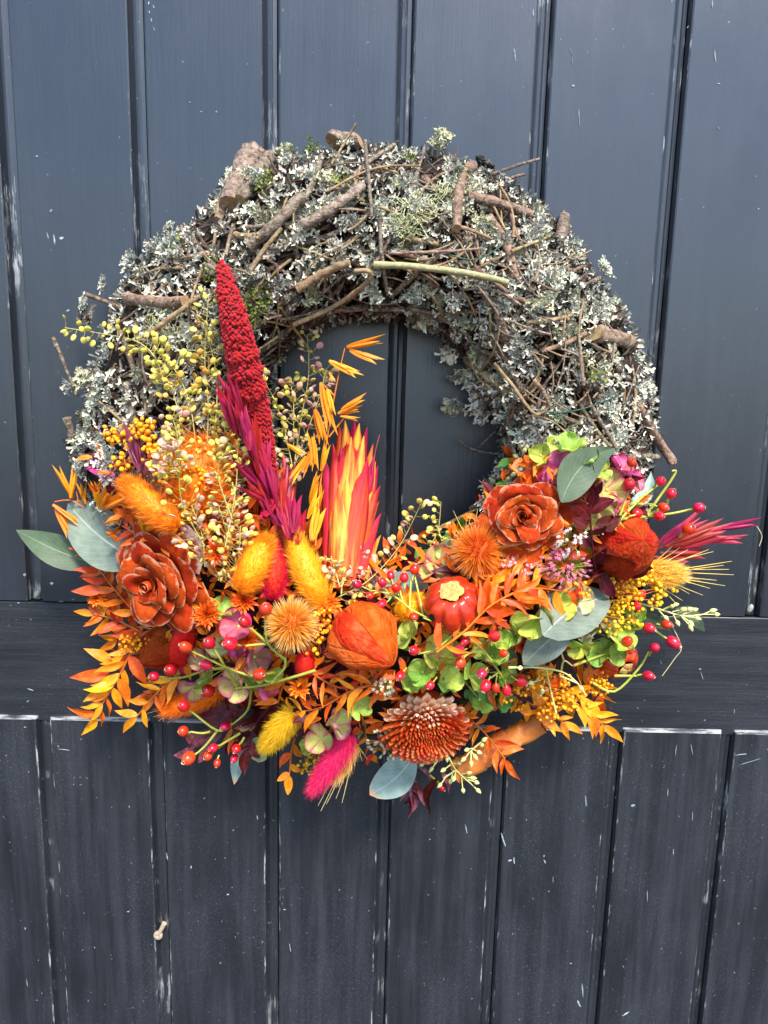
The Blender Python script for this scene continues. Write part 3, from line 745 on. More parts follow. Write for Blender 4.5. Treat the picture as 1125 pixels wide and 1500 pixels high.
def floret_petal(i, mt):
    st = random.getstate(); random.seed(i*7+3); ph = rnd(0, 6); cu = rnd(-.25, .3); wv = rnd(.04, .12)
    def f(u, v):
        s = u*2-1; hw = .57*math.sqrt(max(0, 1-((v-.57)/.43)**2)) if v > .57 else .57*(.10+.90*v/.57)**.7
        return (s*hw, v+.02, cu*v*v+.16*s*s*v+wv*math.sin(s*5+ph)*v)
    mb = MB(); mb.grid(lambda u, v: f(u, 1-(1-v)**1.5), 8, 10); random.setstate(st); return mb.mesh('petal', [mt])
HY = {}
def hm(k, cols, edge, vein):
    HY[k] = mat('hydrangea_'+k, cols, 2.2, rough=0.5, trans=.3, bump=.25, rv_=.2, rh=.03, veins=(vein, 6, .5), edge=edge, rib=vein, ribw=.03)
hm('lime', ['#9ab636', '#bbcf54', '#d2dc82'], ('#dbe08a', .93, 'both'), '#7c9a2a')
hm('green', ['#6d8c2c', '#8fae40', '#a9c060'], ('#b9b870', .92, 'both'), '#5f7c2c')
hm('deep', ['#3f6420', '#587f2a', '#73963e'], ('#8aa850', .93, 'both'), '#86a04c')
hm('pink', ['#c8467a', '#d8648e', '#e58aa2'], ('#c7306e', .75, 'both'), '#a8305c')
hm('pinklime', ['#b9c95a', '#d3cf72', '#d8a07c'], ('#d04a84', .55, 'both'), '#b8587a')
hm('rustlime', ['#a3bc3c', '#bfcb52', '#cfca70'], ('#c0744a', .86, 'both'), '#8a9a3a')
hm('pale', ['#b5bd78', '#ccd094', '#d8d6a6'], ('#c99a78', .90, 'both'), '#98a060')
hm('mauve', ['#8f8a4c', '#a8845e', '#b86478'], ('#a8486c', .7, 'both'), '#8a3a58')
M_FC = mat('floret_eye', ['#8f9a3a', '#c9c070'], 3, rough=.6)
def hydrangea(label, fl, off, group='hydrangea florets'):
    o = P(fl[0][0], fl[0][1], off-.01); T = Thing('hydrangea_sprig', label, 'hydrangea', o, group); s = S(.11)
    stem = MB()
    cx = sum(f[0] for f in fl)/len(fl); cy = sum(f[1] for f in fl)/len(fl)
    for x, y, size, mk in fl:
        p = P(x, y, off+rnd(-.003, .006)); stem.tube([P(cx, cy, off-.022), p-Vector((0, 0, .001))], s*1.1, 4)
        view = (EYE-p).normalized(); nrm = view+Vector(((x-cx)/110, (cy-y)/110+.15, 0))+rv(.5)
        M = axisframe(p, nrm, rnd(0, 6.28)); L = size*s*.56
        mb = MB(); mb.ball((0, 0, .001), s*size*.055, 7, 5); 
        eye_ = bpy.data.objects.new('floret', mb.mesh('floret', [M_FC])); LINK(eye_); eye_.parent = T.e; eye_.matrix_basis = Matrix.Translation(-T.o) @ M
        for k in range(4):
            a = k*1.5708+rnd(-.18, .18); tilt = rnd(-.1, 1.0)
            me = cached(('hyp', mk), lambda i: floret_petal(i, HY[mk]), 4)
            Mp = M @ Matrix.Rotation(a, 4, 'Z') @ Matrix.Translation((0, 0, .0004*(k % 2))) @ Matrix.Rotation(tilt, 4, 'X') @ Matrix.Scale(L*rnd(.88, 1.12), 4)
            T.inst('petal', me, Mp, eye_)
    T.part('stem', stem, [M_STEM])

M_POD = [mat('pod_yellow', ['#bca63a', '#d9c95e', '#e8da86'], 1.5, rough=.5, trans=.2, rv_=.14, rh=.02, bump=.1), mat('pod_pink', ['#cf9a78', '#dfb09a', '#e8c8a4'], 1.5, rough=.5, trans=.2, rv_=.12, rh=.03, bump=.1),
         mat('pod_gold', ['#c98a28', '#dfa843', '#e8c268'], 1.5, rough=.5, trans=.2, rv_=.14, rh=.02, bump=.1)]
def pod_mesh(i, mt):
    mb = MB(); e = (.42, .40, .45)[i % 3]
    def f(u, v):
        a = u*6.283; r = math.sin(math.pi*v)**.8 if 0 < v < 1 else 0
        x = e*r*math.cos(a); return (x, .5-.5*math.cos(math.pi*v)-.03*abs(math.cos(a))*0, .13*r*math.sin(a)+.06*x*x)
    mb.grid(f, 8, 6, wrap=True)
    return mb.mesh('seed_pod', [mt])
def pepper(label, stems, n, pod, spread, off, kinds=(0,), group='pepperweed sprigs', stemm=M_STEMY, offt=None):
    o = P(*stems[0][0], off); T = Thing('pepperweed_sprig', label, 'seed sprig', o, group); s = S(.12); mb = MB()
    tot = sum(len(x) for x in stems)
    for st in stems:
        oo = [off+((off if offt is None else offt)-off)*i/(len(st)-1) for i in range(len(st))]
        q = smooth([P(x, y, k) for (x, y), k in zip(st, oo)], 6); L = len(q)
        mb.tube(q, [s*(1.1-.6*i/L) for i in range(L)], 5)
        m = int(1.3*n/len(stems))
        for i in range(m):
            t = (i+rnd(.2, .9))/m; k = min(L-2, int(t*(L-1))); p = q[k].lerp(q[k+1], t*(L-1)-k); d = (q[k+1]-q[k]).normalized()
            view = (EYE-p).normalized(); side = d.cross(view).normalized(); a = rnd(0, 6.28)
            sidev = side*math.cos(a)+view*(.65*math.sin(a)+.25)
            dv = (sidev*1.0+d*rnd(.15, .8)).normalized(); l = spread*s*rnd(.55, 1.15)*(1-.45*t)
            e = p+dv*l
            mb.tube([p, p.lerp(e, .55)-d*l*.08, e], s*.4, 3, 0, False)
            kd = random.choice(kinds); me = cached(('pod', kd), lambda j: pod_mesh(j, M_POD[kd]), 3); z = pod*s*rnd(.66, 1.05)
            T.inst('seed_pod', me, frame(e-dv*z*.05, dv+rv(.35), view+rv(.8), z, z, z))
    T.part('stem', mb, [stemm])

def mimosa(label, cx, cy, rx, ry, n, bead, off, mt, base, group='yellow seed bead sprays', stemm=M_STEMO, ang=0):
    o = P(*base, off-.005); T = Thing('bead_flower_spray', label, 'bead flowers', o, group); s = S(.11)
    st, bd = MB(), MB(); nb = max(4, n//14)
    for i in range(nb):
        a = rnd(0, 6.283); q = math.sqrt(rnd(.05, 1)); x, y = rx*q*math.cos(a), ry*q*math.sin(a)
        x, y = x*math.cos(ang)-y*math.sin(ang)+cx, x*math.sin(ang)+y*math.cos(ang)+cy
        p = P(x, y, off+rnd(-.003, .006)); b = o.lerp(p, .35)
        st.tube(smooth([b, b.lerp(p, .6)+rv(.003), p], 3), s*.7, 4, 0, False)
        for k in range(n//nb):
            e = p+Vector((rnd(-1, 1), rnd(-1, 1), rnd(-.5, .9)))*s*14
            r = bead*s*rnd(.35, .62)
            bd.ball(e, r, 6, 4); st.tube([p.lerp(o, .06), e], s*.35, 3, 0, False)
    T.part('stem', st, [stemm]); T.part('flower_beads', bd, [mt], kind='stuff')

def bristle_ball(label, x, y, r, off, cols, n=900, squash=1.0, tipd=None, group='spiky orange seed heads', bw=1.5, name='spiky_seed_head', core='#c4520c', long=1.0):
    p = P(x, y, off); s = S(.13); T = Thing(name, label, 'seed head', p, group)
    cm = mat('seed_head_core', [core, core], 10, rough=.8); bm_ = mat('seed_head_bristle', cols, 3, rough=.5, grad=.85, rv_=.1, island=True, trans=.15)
    mb = MB(); mb.ball(p, r*s*.5, 12, 8); T.part('core', mb, [cm])
    mb = MB(); view = (EYE-p).normalized()
    ax = view if tipd is None else Vector(tipd).normalized()
    g = math.pi*(3-math.sqrt(5))
    for i in range(n):
        z = 1-1.75*(i+.5)/n; a = g*i; q = math.sqrt(max(0, 1-z*z))
        d = Vector((q*math.cos(a), q*math.sin(a), z)); d = (ax.to_track_quat('Z', 'Y').to_matrix() @ d+rv(.13)).normalized()
        l = r*s*rnd(.85, 1.08)*(1+(long-1)*max(0, z)**2); b = p+d*r*s*.42; e = p+d*l+rv(r*s*.03)
        sd = d.cross(rv(1)).normalized()*bw*s/2; s2 = d.cross(sd).normalized()*bw*s/2
        mb.add([b-sd, b+sd*.5+s2, b+sd*.5-s2, e], [(0, 1, 3), (1, 2, 3), (2, 0, 3)], [(.5, 0)]*3+[(.5, 1)])
    T.part('bristles', mb, [bm_], kind='stuff', sm=False)
# ------------------------------------------------------------------ one-off flowers and fruits
def petal_part(T, name, M, fn, mats, nu=8, nv=7, parent=None, thick=0.0):
    mb = MB(); mb.grid(fn, nu, nv)
    if thick:
        mb.grid(lambda u, v: Vector(fn(1-u, v))+Vector((0, 0, -thick)), nu, nv)
    o = bpy.data.objects.new(name, mb.mesh(name, mats)); LINK(o); o.parent = T.e; o.matrix_basis = Matrix.Translation(-T.o) @ M
    return o
M_ROSE = mat('wood_rose_rust', ['#842004', '#b2380a', '#c8521c'], 5, rough=.75, spec=.15, bump=.5, bscale=60, stretch=(1, 1, .25), rv_=.18, rh=.006, edge=('#c88a68', .96, 'tip', .30), trans=.06)
M_ROSEP = mat('wood_rose_bleached', ['#8e2606', '#b43a10', '#c44c1c'], 5, rough=.55, bump=.55, bscale=60, stretch=(1, 1, .25), rv_=.1, edge=('#e6c4b4', .84, 'tip'), trans=.06)
def rose(label, x, y, rpx, off, axis, seed, bleach=()):
    st = random.getstate(); random.seed(seed)
    p = P(x, y, off-.018); s = S(.14); Rr = rpx*s; T = Thing('wooden_rose', label, 'rose', p, 'carved wooden roses')
    M = axisframe(p, Vector(axis), rnd(0, 6), Rr)
    rings = [(3, .08, .17, .60, 2.6, .8), (4, .16, .30, .62, 2.1, .8), (5, .24, .46, .58, 1.7, .9), (5, .32, .66, .48, 1.5, .9), (6, .36, .84, .34, 1.25, .9), (6, .34, 1.02, .12, 1.05, .7)]
    k = 0
    for ri, (n, r0, r1, h, wa, roll) in enumerate(rings):
        for i in range(n):
            ph = 6.283*(i+.5*(ri % 2)+rnd(-.28, .28))/n; rr1 = r1*rnd(.82, 1.14); hh = h*rnd(.78, 1.15); w = wa*rnd(.9, 1.12); sp = rnd(-.10, .10); rf = roll*rnd(.5, 1.5); wv = rnd(0, 6); pinch = rnd(.0, .14)
            def fn(u, v):
                q = u*2-1; v = v*(1-.30*abs(q)**2.4); ww = w*(.45+.60*math.sin(min(1, v*1.15)*1.65))*(1-.30*max(0, v-.72)/.28*abs(q)**2)
                a = ph+q*ww*.62
                r = r0+(rr1-r0)*v**1.35+.05*q*(1 if ri < 4 else .4)+.07*math.sin(q*3.4+wv)*v*v
                z = hh*(1-(1-v)**1.6)-.12*q*q*v+.05*math.sin(q*4.5+wv)*v*v
                if v > .72: t = (v-.72)/.28; r += .10*rf*t*t*1.6; z -= .07*rf*t*t
                r -= pinch*v*(1-abs(q))*.6*(ri > 2)
                return (r*math.cos(a), r*math.sin(a), z)
            petal_part(T, 'petal', M, fn, [M_ROSEP if k in bleach else M_ROSE], 10, 9); k += 1
    # tight scrolled heart
    for i in range(3):
        ph = rnd(0, 6)
        def fn(u, v): a = ph+u*5.2; r = (.025+.075*u)*(1+.15*v)+.02*i; return (r*math.cos(a), r*math.sin(a), .18+.47*v-.04*u)
        petal_part(T, 'petal', M, fn, [M_ROSE], 20, 4)
    random.setstate(st)

M_PHY = mat('lantern_husk', ['#ac2606', '#d0440e', '#ea7c3c'], 1.6, rough=.8, spec=.15, bump=1.0, bscale=9, trans=.22, rv_=.10, veins=('#a02c08', 3, .10), rib='#a5360e', ribw=.05)
M_PHYD = mat('lantern_husk_deep', ['#8e1c08', '#b23010', '#cc4e26'], 1.6, rough=.8, spec=.15, bump=1.0, bscale=9, trans=.2, rv_=.10, veins=('#7c1e08', 3, .10), rib='#7e260e', ribw=.05)
def lantern(label, x, y, rpx, off, axis, mt, spin=0, n=6, elong=1.05):
    p = P(x, y, off); s = S(.15); T = Thing('paper_lantern_husk', label, 'seed husk', p, 'papery orange lantern husks')
    M = axisframe(p, Vector(axis), spin, rpx*s)
    for i in range(n):
        a0 = 6.283*i/n; k = rnd(.95, 1.05)
        def fn(u, v):
            q = u*2-1; a = a0+q*math.pi/n*1.22
            b = v*math.pi; r = (math.sin(b)**.75 if 0 < v < 1 else 0)*(1-.16*v)
            z = -math.cos(b)*.86+(.30*max(0, v-.8)/.2)**1.0*1.25
            r = r*k*(1+.13*(1-abs(q)**1.5)-.03*abs(q)+.03*(q > .2))*(1+.03*math.sin(b*5+i)+.05*noise.noise(Vector((a*3, b*3, i)))+.02*noise.noise(Vector((a*9, b*9, i))))
            r *= 1+.012*q
            return (r*math.cos(a), r*math.sin(a), z*elong)
        petal_part(T, 'sepal', M, fn, [mt], 16, 26)
    mb = MB(); mb.tube([p+M.to_3x3() @ Vector((0, 0, -.84)), p+M.to_3x3() @ Vector((.1, 0, -1.2))], s*2.5, 6); T.part('stem', mb, [M_STEMO])

M_PUMP = mat('glossy_red_fruit', ['#8a0e08', '#b01e0c', '#c43c14'], 2.2, rough=.3, coat=.25, bump=.3, rv_=.03); M_SCAR = mat('tan_scar', ['#9a6c2c', '#c99c54', '#e0bd84'], 9, rough=.9, bump=.9)
def ribbed_fruit(label, x, y, rpx, off, axis, hole=None, spin=0, ribs=9, scar=.34, rim=None):
    p = P(x, y, off); s = S(.14); T = Thing('ribbed_fruit', label, 'dried fruit', p, 'small dried red fruits'); M = axisframe(p, Vector(axis), spin, rpx*s)
    def fn(u, v):
        a = u*6.283; b = math.pi*(.0+v*.90)
        r = math.sin(b)**.82 if v > 0 else 0
        rib = 1-.17*(1-abs(math.sin(a*ribs/2)))**2*min(1, 3*r)
        z = -math.cos(b)*.80-(.10 if v > .97 else 0)
        r *= rib*(1+.03*noise.noise(Vector((math.cos(a)*2, math.sin(a)*2, b))))
        return (r*math.cos(a), r*math.sin(a), z)
    mb = MB(); mb.grid(fn, 72, 20, wrap=True)
    o = bpy.data.objects.new('body', mb.mesh('body', [M_PUMP])); LINK(o); o.parent = T.e; o.matrix_basis = Matrix.Translation(-T.o) @ M
    def sc_(u, v):
        a = u*6.283; r = scar*1.15*v*(1+.10*math.sin(a*5+1)+.06*math.sin(a*9)); return (r*math.cos(a), r*math.sin(a), .745+.07*math.sin(v*3.1)*(.6+.4*math.sin(a*7))+.02*noise.noise(Vector((r*9, a, 1))))
    mb = MB(); mb.grid(sc_, 26, 5, wrap=True)
    o2 = bpy.data.objects.new('scar', mb.mesh('scar', [M_SCAR])); LINK(o2); o2.parent = T.e; o2.matrix_basis = Matrix.Translation(-T.o) @ M
    if hole:
        q = P(hole[0], hole[1], off); dv = (EYE-q).normalized(); q = q+dv*0
        # find the point of the body towards the camera
        vv = [M @ Vector(v) for v in mb.v]
        best = min((M @ v.co for v in o.data.vertices), key=lambda c: ((c-q)-dv*(c-q).dot(dv)).length-((c-p).dot(dv))*.4)
        nn = (best-p).normalized(); mb = MB(); n = 9; MM = axisframe(best+nn*.0006, nn, 0, s*6.5)
        mb.add([MM @ Vector((math.cos(6.283*k/n)*(1+.3*math.sin(k*2.3)), math.sin(6.283*k/n)*(1+.3*math.sin(k*3.1)), 0)) for k in range(n)]+[MM @ Vector((0, 0, -.0))], [(k, (k+1) % n, n) for k in range(n)])
        T.part('hole', mb, [mat('fruit_hole', ['#120604', '#1e0a06'], 9, rough=.9)])

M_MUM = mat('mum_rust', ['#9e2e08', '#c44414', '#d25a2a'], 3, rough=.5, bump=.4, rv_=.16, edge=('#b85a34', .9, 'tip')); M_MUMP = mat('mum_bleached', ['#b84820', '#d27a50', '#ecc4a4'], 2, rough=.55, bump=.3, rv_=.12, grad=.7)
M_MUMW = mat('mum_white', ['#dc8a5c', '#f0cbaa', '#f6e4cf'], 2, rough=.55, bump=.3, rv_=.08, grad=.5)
def mum_petal(i, mt):
    def f(u, v):
        q = u*2-1; hw = .17*(.55+.55*math.sin(v*2.2))*(1 if v < .8 else .85 if v < .95 else .45); c = .5+.15*i
        return (q*hw, v, .10*v*v*(1+i*.5)+c*.16*q*q)
    mb = MB(); mb.grid(f, 4, 5); mb.grid(lambda u, v: Vector(f(1-u, v))-Vector((0, 0, .05)), 4, 5)
    return mb.mesh('petal', [mt])
def big_mum(label, x, y, rpx, off, axis):
    p = P(x, y, off-.02); s = S(.14); T = Thing('wood_shaving_chrysanthemum', label, 'chrysanthemum', p); M = axisframe(p, Vector(axis), 1.0, rpx*s); g = math.pi*(3-math.sqrt(5))
    mb = MB(); mb.ball((0, 0, 0), (.72, .72, .42), 16, 10, M=M); T.part('core', mb, [M_MUM])
    N = 250
    for i in range(N):
        t = (i+.5)/N; a = g*i; rr = t**.62
        L = .13+.30*t; el = math.radians(86-78*t)
        pos = Vector((.60*rr*math.cos(a), .60*rr*math.sin(a), .47*math.sqrt(max(0, 1-.85*rr*rr))))
        d = Vector((math.cos(a)*math.cos(el), math.sin(a)*math.cos(el), math.sin(el)))
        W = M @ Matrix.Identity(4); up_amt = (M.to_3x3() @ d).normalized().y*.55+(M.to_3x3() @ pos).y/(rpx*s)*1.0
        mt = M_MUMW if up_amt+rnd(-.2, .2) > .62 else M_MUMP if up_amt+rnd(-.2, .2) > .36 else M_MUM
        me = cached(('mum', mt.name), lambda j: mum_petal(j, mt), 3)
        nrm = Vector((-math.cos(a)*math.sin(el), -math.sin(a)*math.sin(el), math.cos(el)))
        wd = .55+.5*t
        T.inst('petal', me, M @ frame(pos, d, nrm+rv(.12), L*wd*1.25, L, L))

M_SM = [mat('small_mum_orange', ['#a82c04', '#d04a08', '#e4661a'], 3, rough=.5, grad=.5, rv_=.12), mat('small_mum_bright', ['#d65408', '#ee7412', '#f88f2a'], 3, rough=.5, grad=.5, rv_=.12)]
def small_mum(label, x, y, rpx, off, k=0, n=64, tilt=(0, 0)):
    p = P(x, y, off); s = S(.12); T = Thing('small_button_flower', label, 'flower', p, 'small orange button flowers')
    v = (EYE-p).normalized()+Vector((tilt[0], tilt[1], 0)); M = axisframe(p, v, rnd(0, 6), rpx*s); g = math.pi*(3-math.sqrt(5)); mb = MB(); mb.ball((0, 0, 0), (.3, .3, .2), 8, 5, M=M); T.part('core', mb, [M_SM[k]])
    for i in range(n):
        t = (i+.5)/n; a = g*i; el = math.radians(80-72*t); L = .34+.66*t
        d = Vector((math.cos(a)*math.cos(el), math.sin(a)*math.cos(el), math.sin(el)))+rv(.12)
        me = cached(('smp', k), lambda j: leaf_mesh('petal', M_SM[k], j, wid=.13, prof=(.9, .7), fold=.9, curl=-.2, nu=2, nv=4), 3)
        T.inst('petal', me, M @ frame(d.normalized()*.08, d, Vector((0, 0, 1))-d*.2+rv(.1), L, L, L))

def spike(label):
    M_AM = mat('crimson_seed_beads', ['#70040f', '#a80c1a', '#c21a24'], 400, rough=.85, spec=.15, rv_=.16, island=True, rh=.004, sheen=.2)
    ax = [(324, 386), (328, 400), (334, 430), (343, 470), (353, 515), (362, 555), (374, 600), (385, 650), (396, 705)]
    wd = [6, 16, 27, 37, 45, 48, 42, 32, 18]
    o = P(396, 705, .022); T = Thing('crimson_seed_spike', label, 'seed spike', o)
    pts = smooth([P(x, y, .024+.014*(1-abs(i-5)/5)) for i, (x, y) in enumerate(ax)], 6); ws = []
    for i in range(len(wd)-1):
        for k in range(6): ws.append(wd[i]+(wd[i+1]-wd[i])*k/6)
    ws.append(wd[-1]); s = S(.13); ws = [w*(1+.16*noise.noise(Vector((i*.55, 2, 1)))) for i, w in enumerate(ws)]
    mb = MB(); mb.tube(pts, [w*s*.44 for w in ws], 14); T.part('core', mb, [mat('crimson_core', ['#4e040a', '#76080f'], 200, rough=.8)])
    mb2 = MB(); # a close-packed spiral of beads so no core shows
    cum = [0.0]
    for i in range(len(pts)-1): cum.append(cum[-1]+(pts[i+1]-pts[i]).length)
    ln, a = 0.0, 0.0
    while ln < cum[-1]:
        i = max(k for k in range(len(pts)-1) if cum[k] <= ln); t = (ln-cum[i])/(cum[i+1]-cum[i]); p = pts[i].lerp(pts[i+1], t); w = ws[i]+(ws[i+1]-ws[i])*t
        d = (pts[i+1]-pts[i]).normalized(); v = (EYE-p).normalized(); x = d.cross(v).normalized(); y = x.cross(d)
        a += 2.39996; ln += (4.5*s)**2/(3.1416*w*s*.92); rad = x*math.cos(a)+y*math.sin(a)
        if rad.dot(v) < -.45 or rnd(0, 1) < .05: continue
        r = s*rnd(1.9, 3.6); mb2.ball(p+rad*(w*s*.46)+rv(s*1.3), (r, r, r*1.35), 6, 5, M=(rad+d*.3+rv(.3)).to_track_quat('Z', 'Y').to_matrix().to_4x4())
    T.part('seed_beads', mb2, [M_AM], kind='stuff')
    mb = MB(); mb.tube([P(396, 700, .022), P(410, 760, .012), P(420, 800, .0)], s*5, 6); T.part('stem', mb, [M_STEMR])

def husk_mesh(i, mt):
    st = random.getstate(); random.seed(i+77); mb = MB()
    for sg, op in ((-1, rnd(.02, .09)), (1, rnd(.03, .14))):
        bw = rnd(.065, .09)
        def f(u, v):
            q = u*2-1; hw = bw*math.sin(math.pi*max(.03, v)**.62)**.9 if v < 1 else .002
            return (sg*op*v*v+q*hw*.9+sg*.03*v, v*(1.0 if sg < 0 else rnd_l), .10*(1-q*q)*hw*6*.5-.05+.03*sg)
        rnd_l = rnd(.82, .98)
        mb.grid(f, 4, 8)
    def g_(u, v): return (.045*math.sin(3.14*v)*math.cos(u*6.283), .05+.78*v, .045*math.sin(3.14*v)*math.sin(u*6.283))
    mb.grid(g_, 6, 6, wrap=True)
    random.setstate(st); return mb.mesh('husk', [mt])
M_OATM = mat('oat_magenta', ['#660820', '#9a1636', '#bc3458'], 5, rough=.45, trans=.15, rv_=.2, rh=.02, stretch=(6, .6, 6), bump=.3, grad=.25)
M_OATP = mat('oat_pink', ['#8e1a4c', '#b83a72', '#d06a92'], 5, rough=.45, trans=.15, rv_=.12, rh=.02, stretch=(6, .6, 6), bump=.3, grad=.35)
M_OATD = mat('oat_wine', ['#3e0616', '#64102a', '#7e1a38'], 5, rough=.45, trans=.12, rv_=.2, rh=.01, stretch=(6, .6, 6), bump=.3)
M_OATO = mat('oat_orange', ['#dc6c0a', '#f09414', '#f6b440'], 5, rough=.42, trans=.2, rv_=.14, rh=.015, stretch=(6, .6, 6), bump=.3, grad=.35)
def oats(label, stems, husks, mt, off, stemm, group='dyed oat sprays', cat='oat spray', offh=.006):
    o = P(*stems[0][0], off); T = Thing('oat_spray', label, cat, o, group); s = S(.12); mb = MB()
    for st in stems:
        q = smooth([P(x, y, off) for x, y in st], 4); mb.tube(q, [s*1.3*(1.1-.5*i/len(q)) for i in range(len(q))], 5)
    for (x, y, tx, ty) in husks:
        a, b = P(x, y, off+rnd(0, offh)), P(tx, ty, off+rnd(0, offh)+.003); L = (b-a).length
        T.inst('husk', cached(('husk', mt.name), lambda i: husk_mesh(i, mt), 5), frame(a, b-a, (EYE-a).normalized()+rv(.5), L*rnd(.9, 1.2), L, L))
    T.part('stem', mb, [stemm])

M_BRACT = mat('protea_bract', ['#dc9230', '#e2aa46', '#da642a', '#b82c24'], 5, rough=.6, spec=.2, bump=.6, rv_=.14, rh=.02, edge=('#b01e2c', .40, 'side', .9), trans=.12, stretch=(7, .5, 1))
M_BRACTR = mat('protea_bract_red', ['#e08c38', '#cc4e2a', '#b4222a', '#9c1628'], 5, rough=.6, spec=.2, bump=.6, rv_=.1, rh=.02, edge=('#a81230', .62, 'both'), trans=.12, grad=.35, stretch=(7, .5, 1))
def bract_mesh(i, mt):
    st = random.getstate(); random.seed(i+11); cu = rnd(.0, .10); k = rnd(-.04, .04)
    def f(u, v):
        q = u*2-1; hw = .10*(.72+.42*math.sin(v*2.6))*(1-max(0, v-.55)/.45)**.75 if v < 1 else .003
        return (q*hw+k*math.sin(v*3), v, -.35*q*q*hw*2.2+cu*v*v*.8+.004*math.sin(q*9))
    mb = MB(); mb.grid(f, 6, 12); mb.grid(lambda u, v: Vector(f(1-u, v))-Vector((0, 0, .018*(1-v))), 6, 12)
    random.setstate(st); return mb.mesh('bract', [mt])
def protea(label):
    o = P(500, 850, .012); T = Thing('protea_bud', label, 'protea', o); s = S(.12)
    mb = MB(); a, b = P(503, 820, .018), P(512, 650, .03); M = Matrix.Translation((a+b)/2) @ (b-a).to_track_quat('Z', 'Y').to_matrix().to_4x4()
    mb.ball((0, 0, 0), (s*27, s*20, (b-a).length*.5), 16, 12, M=M); T.part('core', mb, [M_BRACTR])
    rows = [  # base x,y, tip x,y, offset, width factor, red?
        (495, 800, 508, 616, .034, .92, 0), (513, 805, 524, 620, .036, .90, 0), (480, 800, 497, 622, .030, .9, 1), (530, 800, 534, 625, .030, .8, 1),
        (500, 830, 514, 640, .044, 1.0, 0), (520, 830, 530, 640, .041, .9, 0), (482, 830, 488, 650, .040, .9, 1), (535, 815, 545, 665, .034, .9, 1),
        (474, 840, 477, 668, .034, 1.0, 1), (492, 850, 497, 690, .049, 1.05, 0), (515, 845, 538, 672, .047, 1.0, 1), (545, 825, 549, 682, .028, .8, 1), (528, 835, 553, 712, .040, .9, 1), (505, 850, 520, 730, .052, 1.0, 1), (487, 790, 502, 628, .026, .9, 0), (522, 790, 518, 615, .026, .9, 1), (540, 795, 542, 650, .026, .9, 0), (486, 825, 500, 655, .042, .8, 1), (505, 835, 508, 668, .048, .9, 0), (526, 840, 524, 690, .048, .8, 1), (476, 855, 470, 745, .036, 1.1, 1), (533, 850, 556, 752, .042, 1.0, 1), (470, 850, 462, 700, .02, 1, 1)]
    ax0, ax1 = P(500, 850, .012), P(513, 620, .02)
    rows += [(x+rnd(-7, 7), y+rnd(0, 15), tx+rnd(-9, 9), ty+rnd(8, 55), of-.003, wf*rnd(.7, .95), 1-rd if rnd(0, 1) < .35 else rd) for (x, y, tx, ty, of, wf, rd) in rows]
    for (x, y, tx, ty, of, wf, rd) in rows:
        p, q = P(x, y, of-.012), P(tx, ty, of-.010); L = (q-p).length; c = (p+q)/2
        t = max(0, min(1, (c-ax0).dot(ax1-ax0)/(ax1-ax0).length_squared)); n = (c-ax0.lerp(ax1, t)); n = Vector((n.x*1.0, 0, max(n.z, .004)+.01))
        mt = M_BRACTR if rd else M_BRACT
        T.inst('bract', cached(('bract', mt.name), lambda i: bract_mesh(i, mt), 4), frame(p, q-p, n+rv(.003), L*wf*rnd(.9, 1.1), L, L))
    mb = MB(); mb.tube(smooth([P(545, 690, .03), P(550, 660, .034), P(556, 637, .036)], 3), s*.8, 4); T.part('thread', mb, [mat('protea_thread', ['#b04050', '#c06068'], 30)])

def awns(label, base, tips, off, mt, group='bearded grass heads', w=2.0, tuft=None, offt=.006, ctr=None):
    o = P(*base, off); T = Thing('bearded_grass_head', label, 'grass head', o, group); s = S(.12); mb = MB()
    for (x, y) in tips:
        b = o+rv(s*4); e = P(x, y, off+rnd(0, offt)); m = b.lerp(e, .5)+rv(.0015)
        mb.tube(smooth([b, m, e], 3), [s*w*.5*(1-.8*i/6) for i in range(7)], 4, 0, False)
    T.part('awns', mb, [mt], kind='stuff')
    if tuft:
        (x, y), wd, n = tuft; q = P(x, y, off+.006)
        mb = MB(); fuzz(mb, o, q, wd*s, n, 16*s, 1.0*s, fwd=.75); T.part('soft_hairs', mb, [mt], kind='stuff', sm=False)

def sedum(label, x, y, rx, ry, n, off, cols, tipc, group='starry sedum clusters'):
    o = P(x, y, off-.012); T = Thing('sedum_cluster', label, 'sedum', o, group); s = S(.13); st, bd, pt = MB(), MB(), MB()
    mb_ = mat('sedum_bud', cols, 200, rough=.5, island=True, rv_=.2, rh=.03); mp_ = mat('sedum_petal', [cols[-1], tipc], 200, rough=.5, island=True, rv_=.12, grad=.8)
    for i in range(n):
        a = rnd(0, 6.283); q = math.sqrt(rnd(0, 1)); p = P(x+rx*q*math.cos(a), y+ry*q*math.sin(a), off+.010*(1-q*q)+rnd(-.001, .002)); d = (p-o).normalized()
        st.tube([o.lerp(p, .4), p], s*.7, 4, 0, False)
        bd.ball(p, (s*2.4, s*2.4, s*3.6), 6, 5, M=d.to_track_quat('Z', 'Y').to_matrix().to_4x4())
        X = d.orthogonal().normalized(); Y = d.cross(X)
        for k in range(5):
            b = 6.283*k/5+i; r = (X*math.cos(b)+Y*math.sin(b)); pp = p+d*s*1.5; e = pp+(r*.85+d*.8)*s*rnd(3.2, 4.6); sd = r.cross(d)*s*1.1
            pt.add([pp-sd, pp+sd, e], [(0, 1, 2)], [(.4, 0), (.6, 0), (.5, 1)])
    T.part('stem', st, [M_STEM]); T.part('buds', bd, [mb_], kind='stuff'); T.part('star_petals', pt, [mp_], kind='stuff', sm=False)

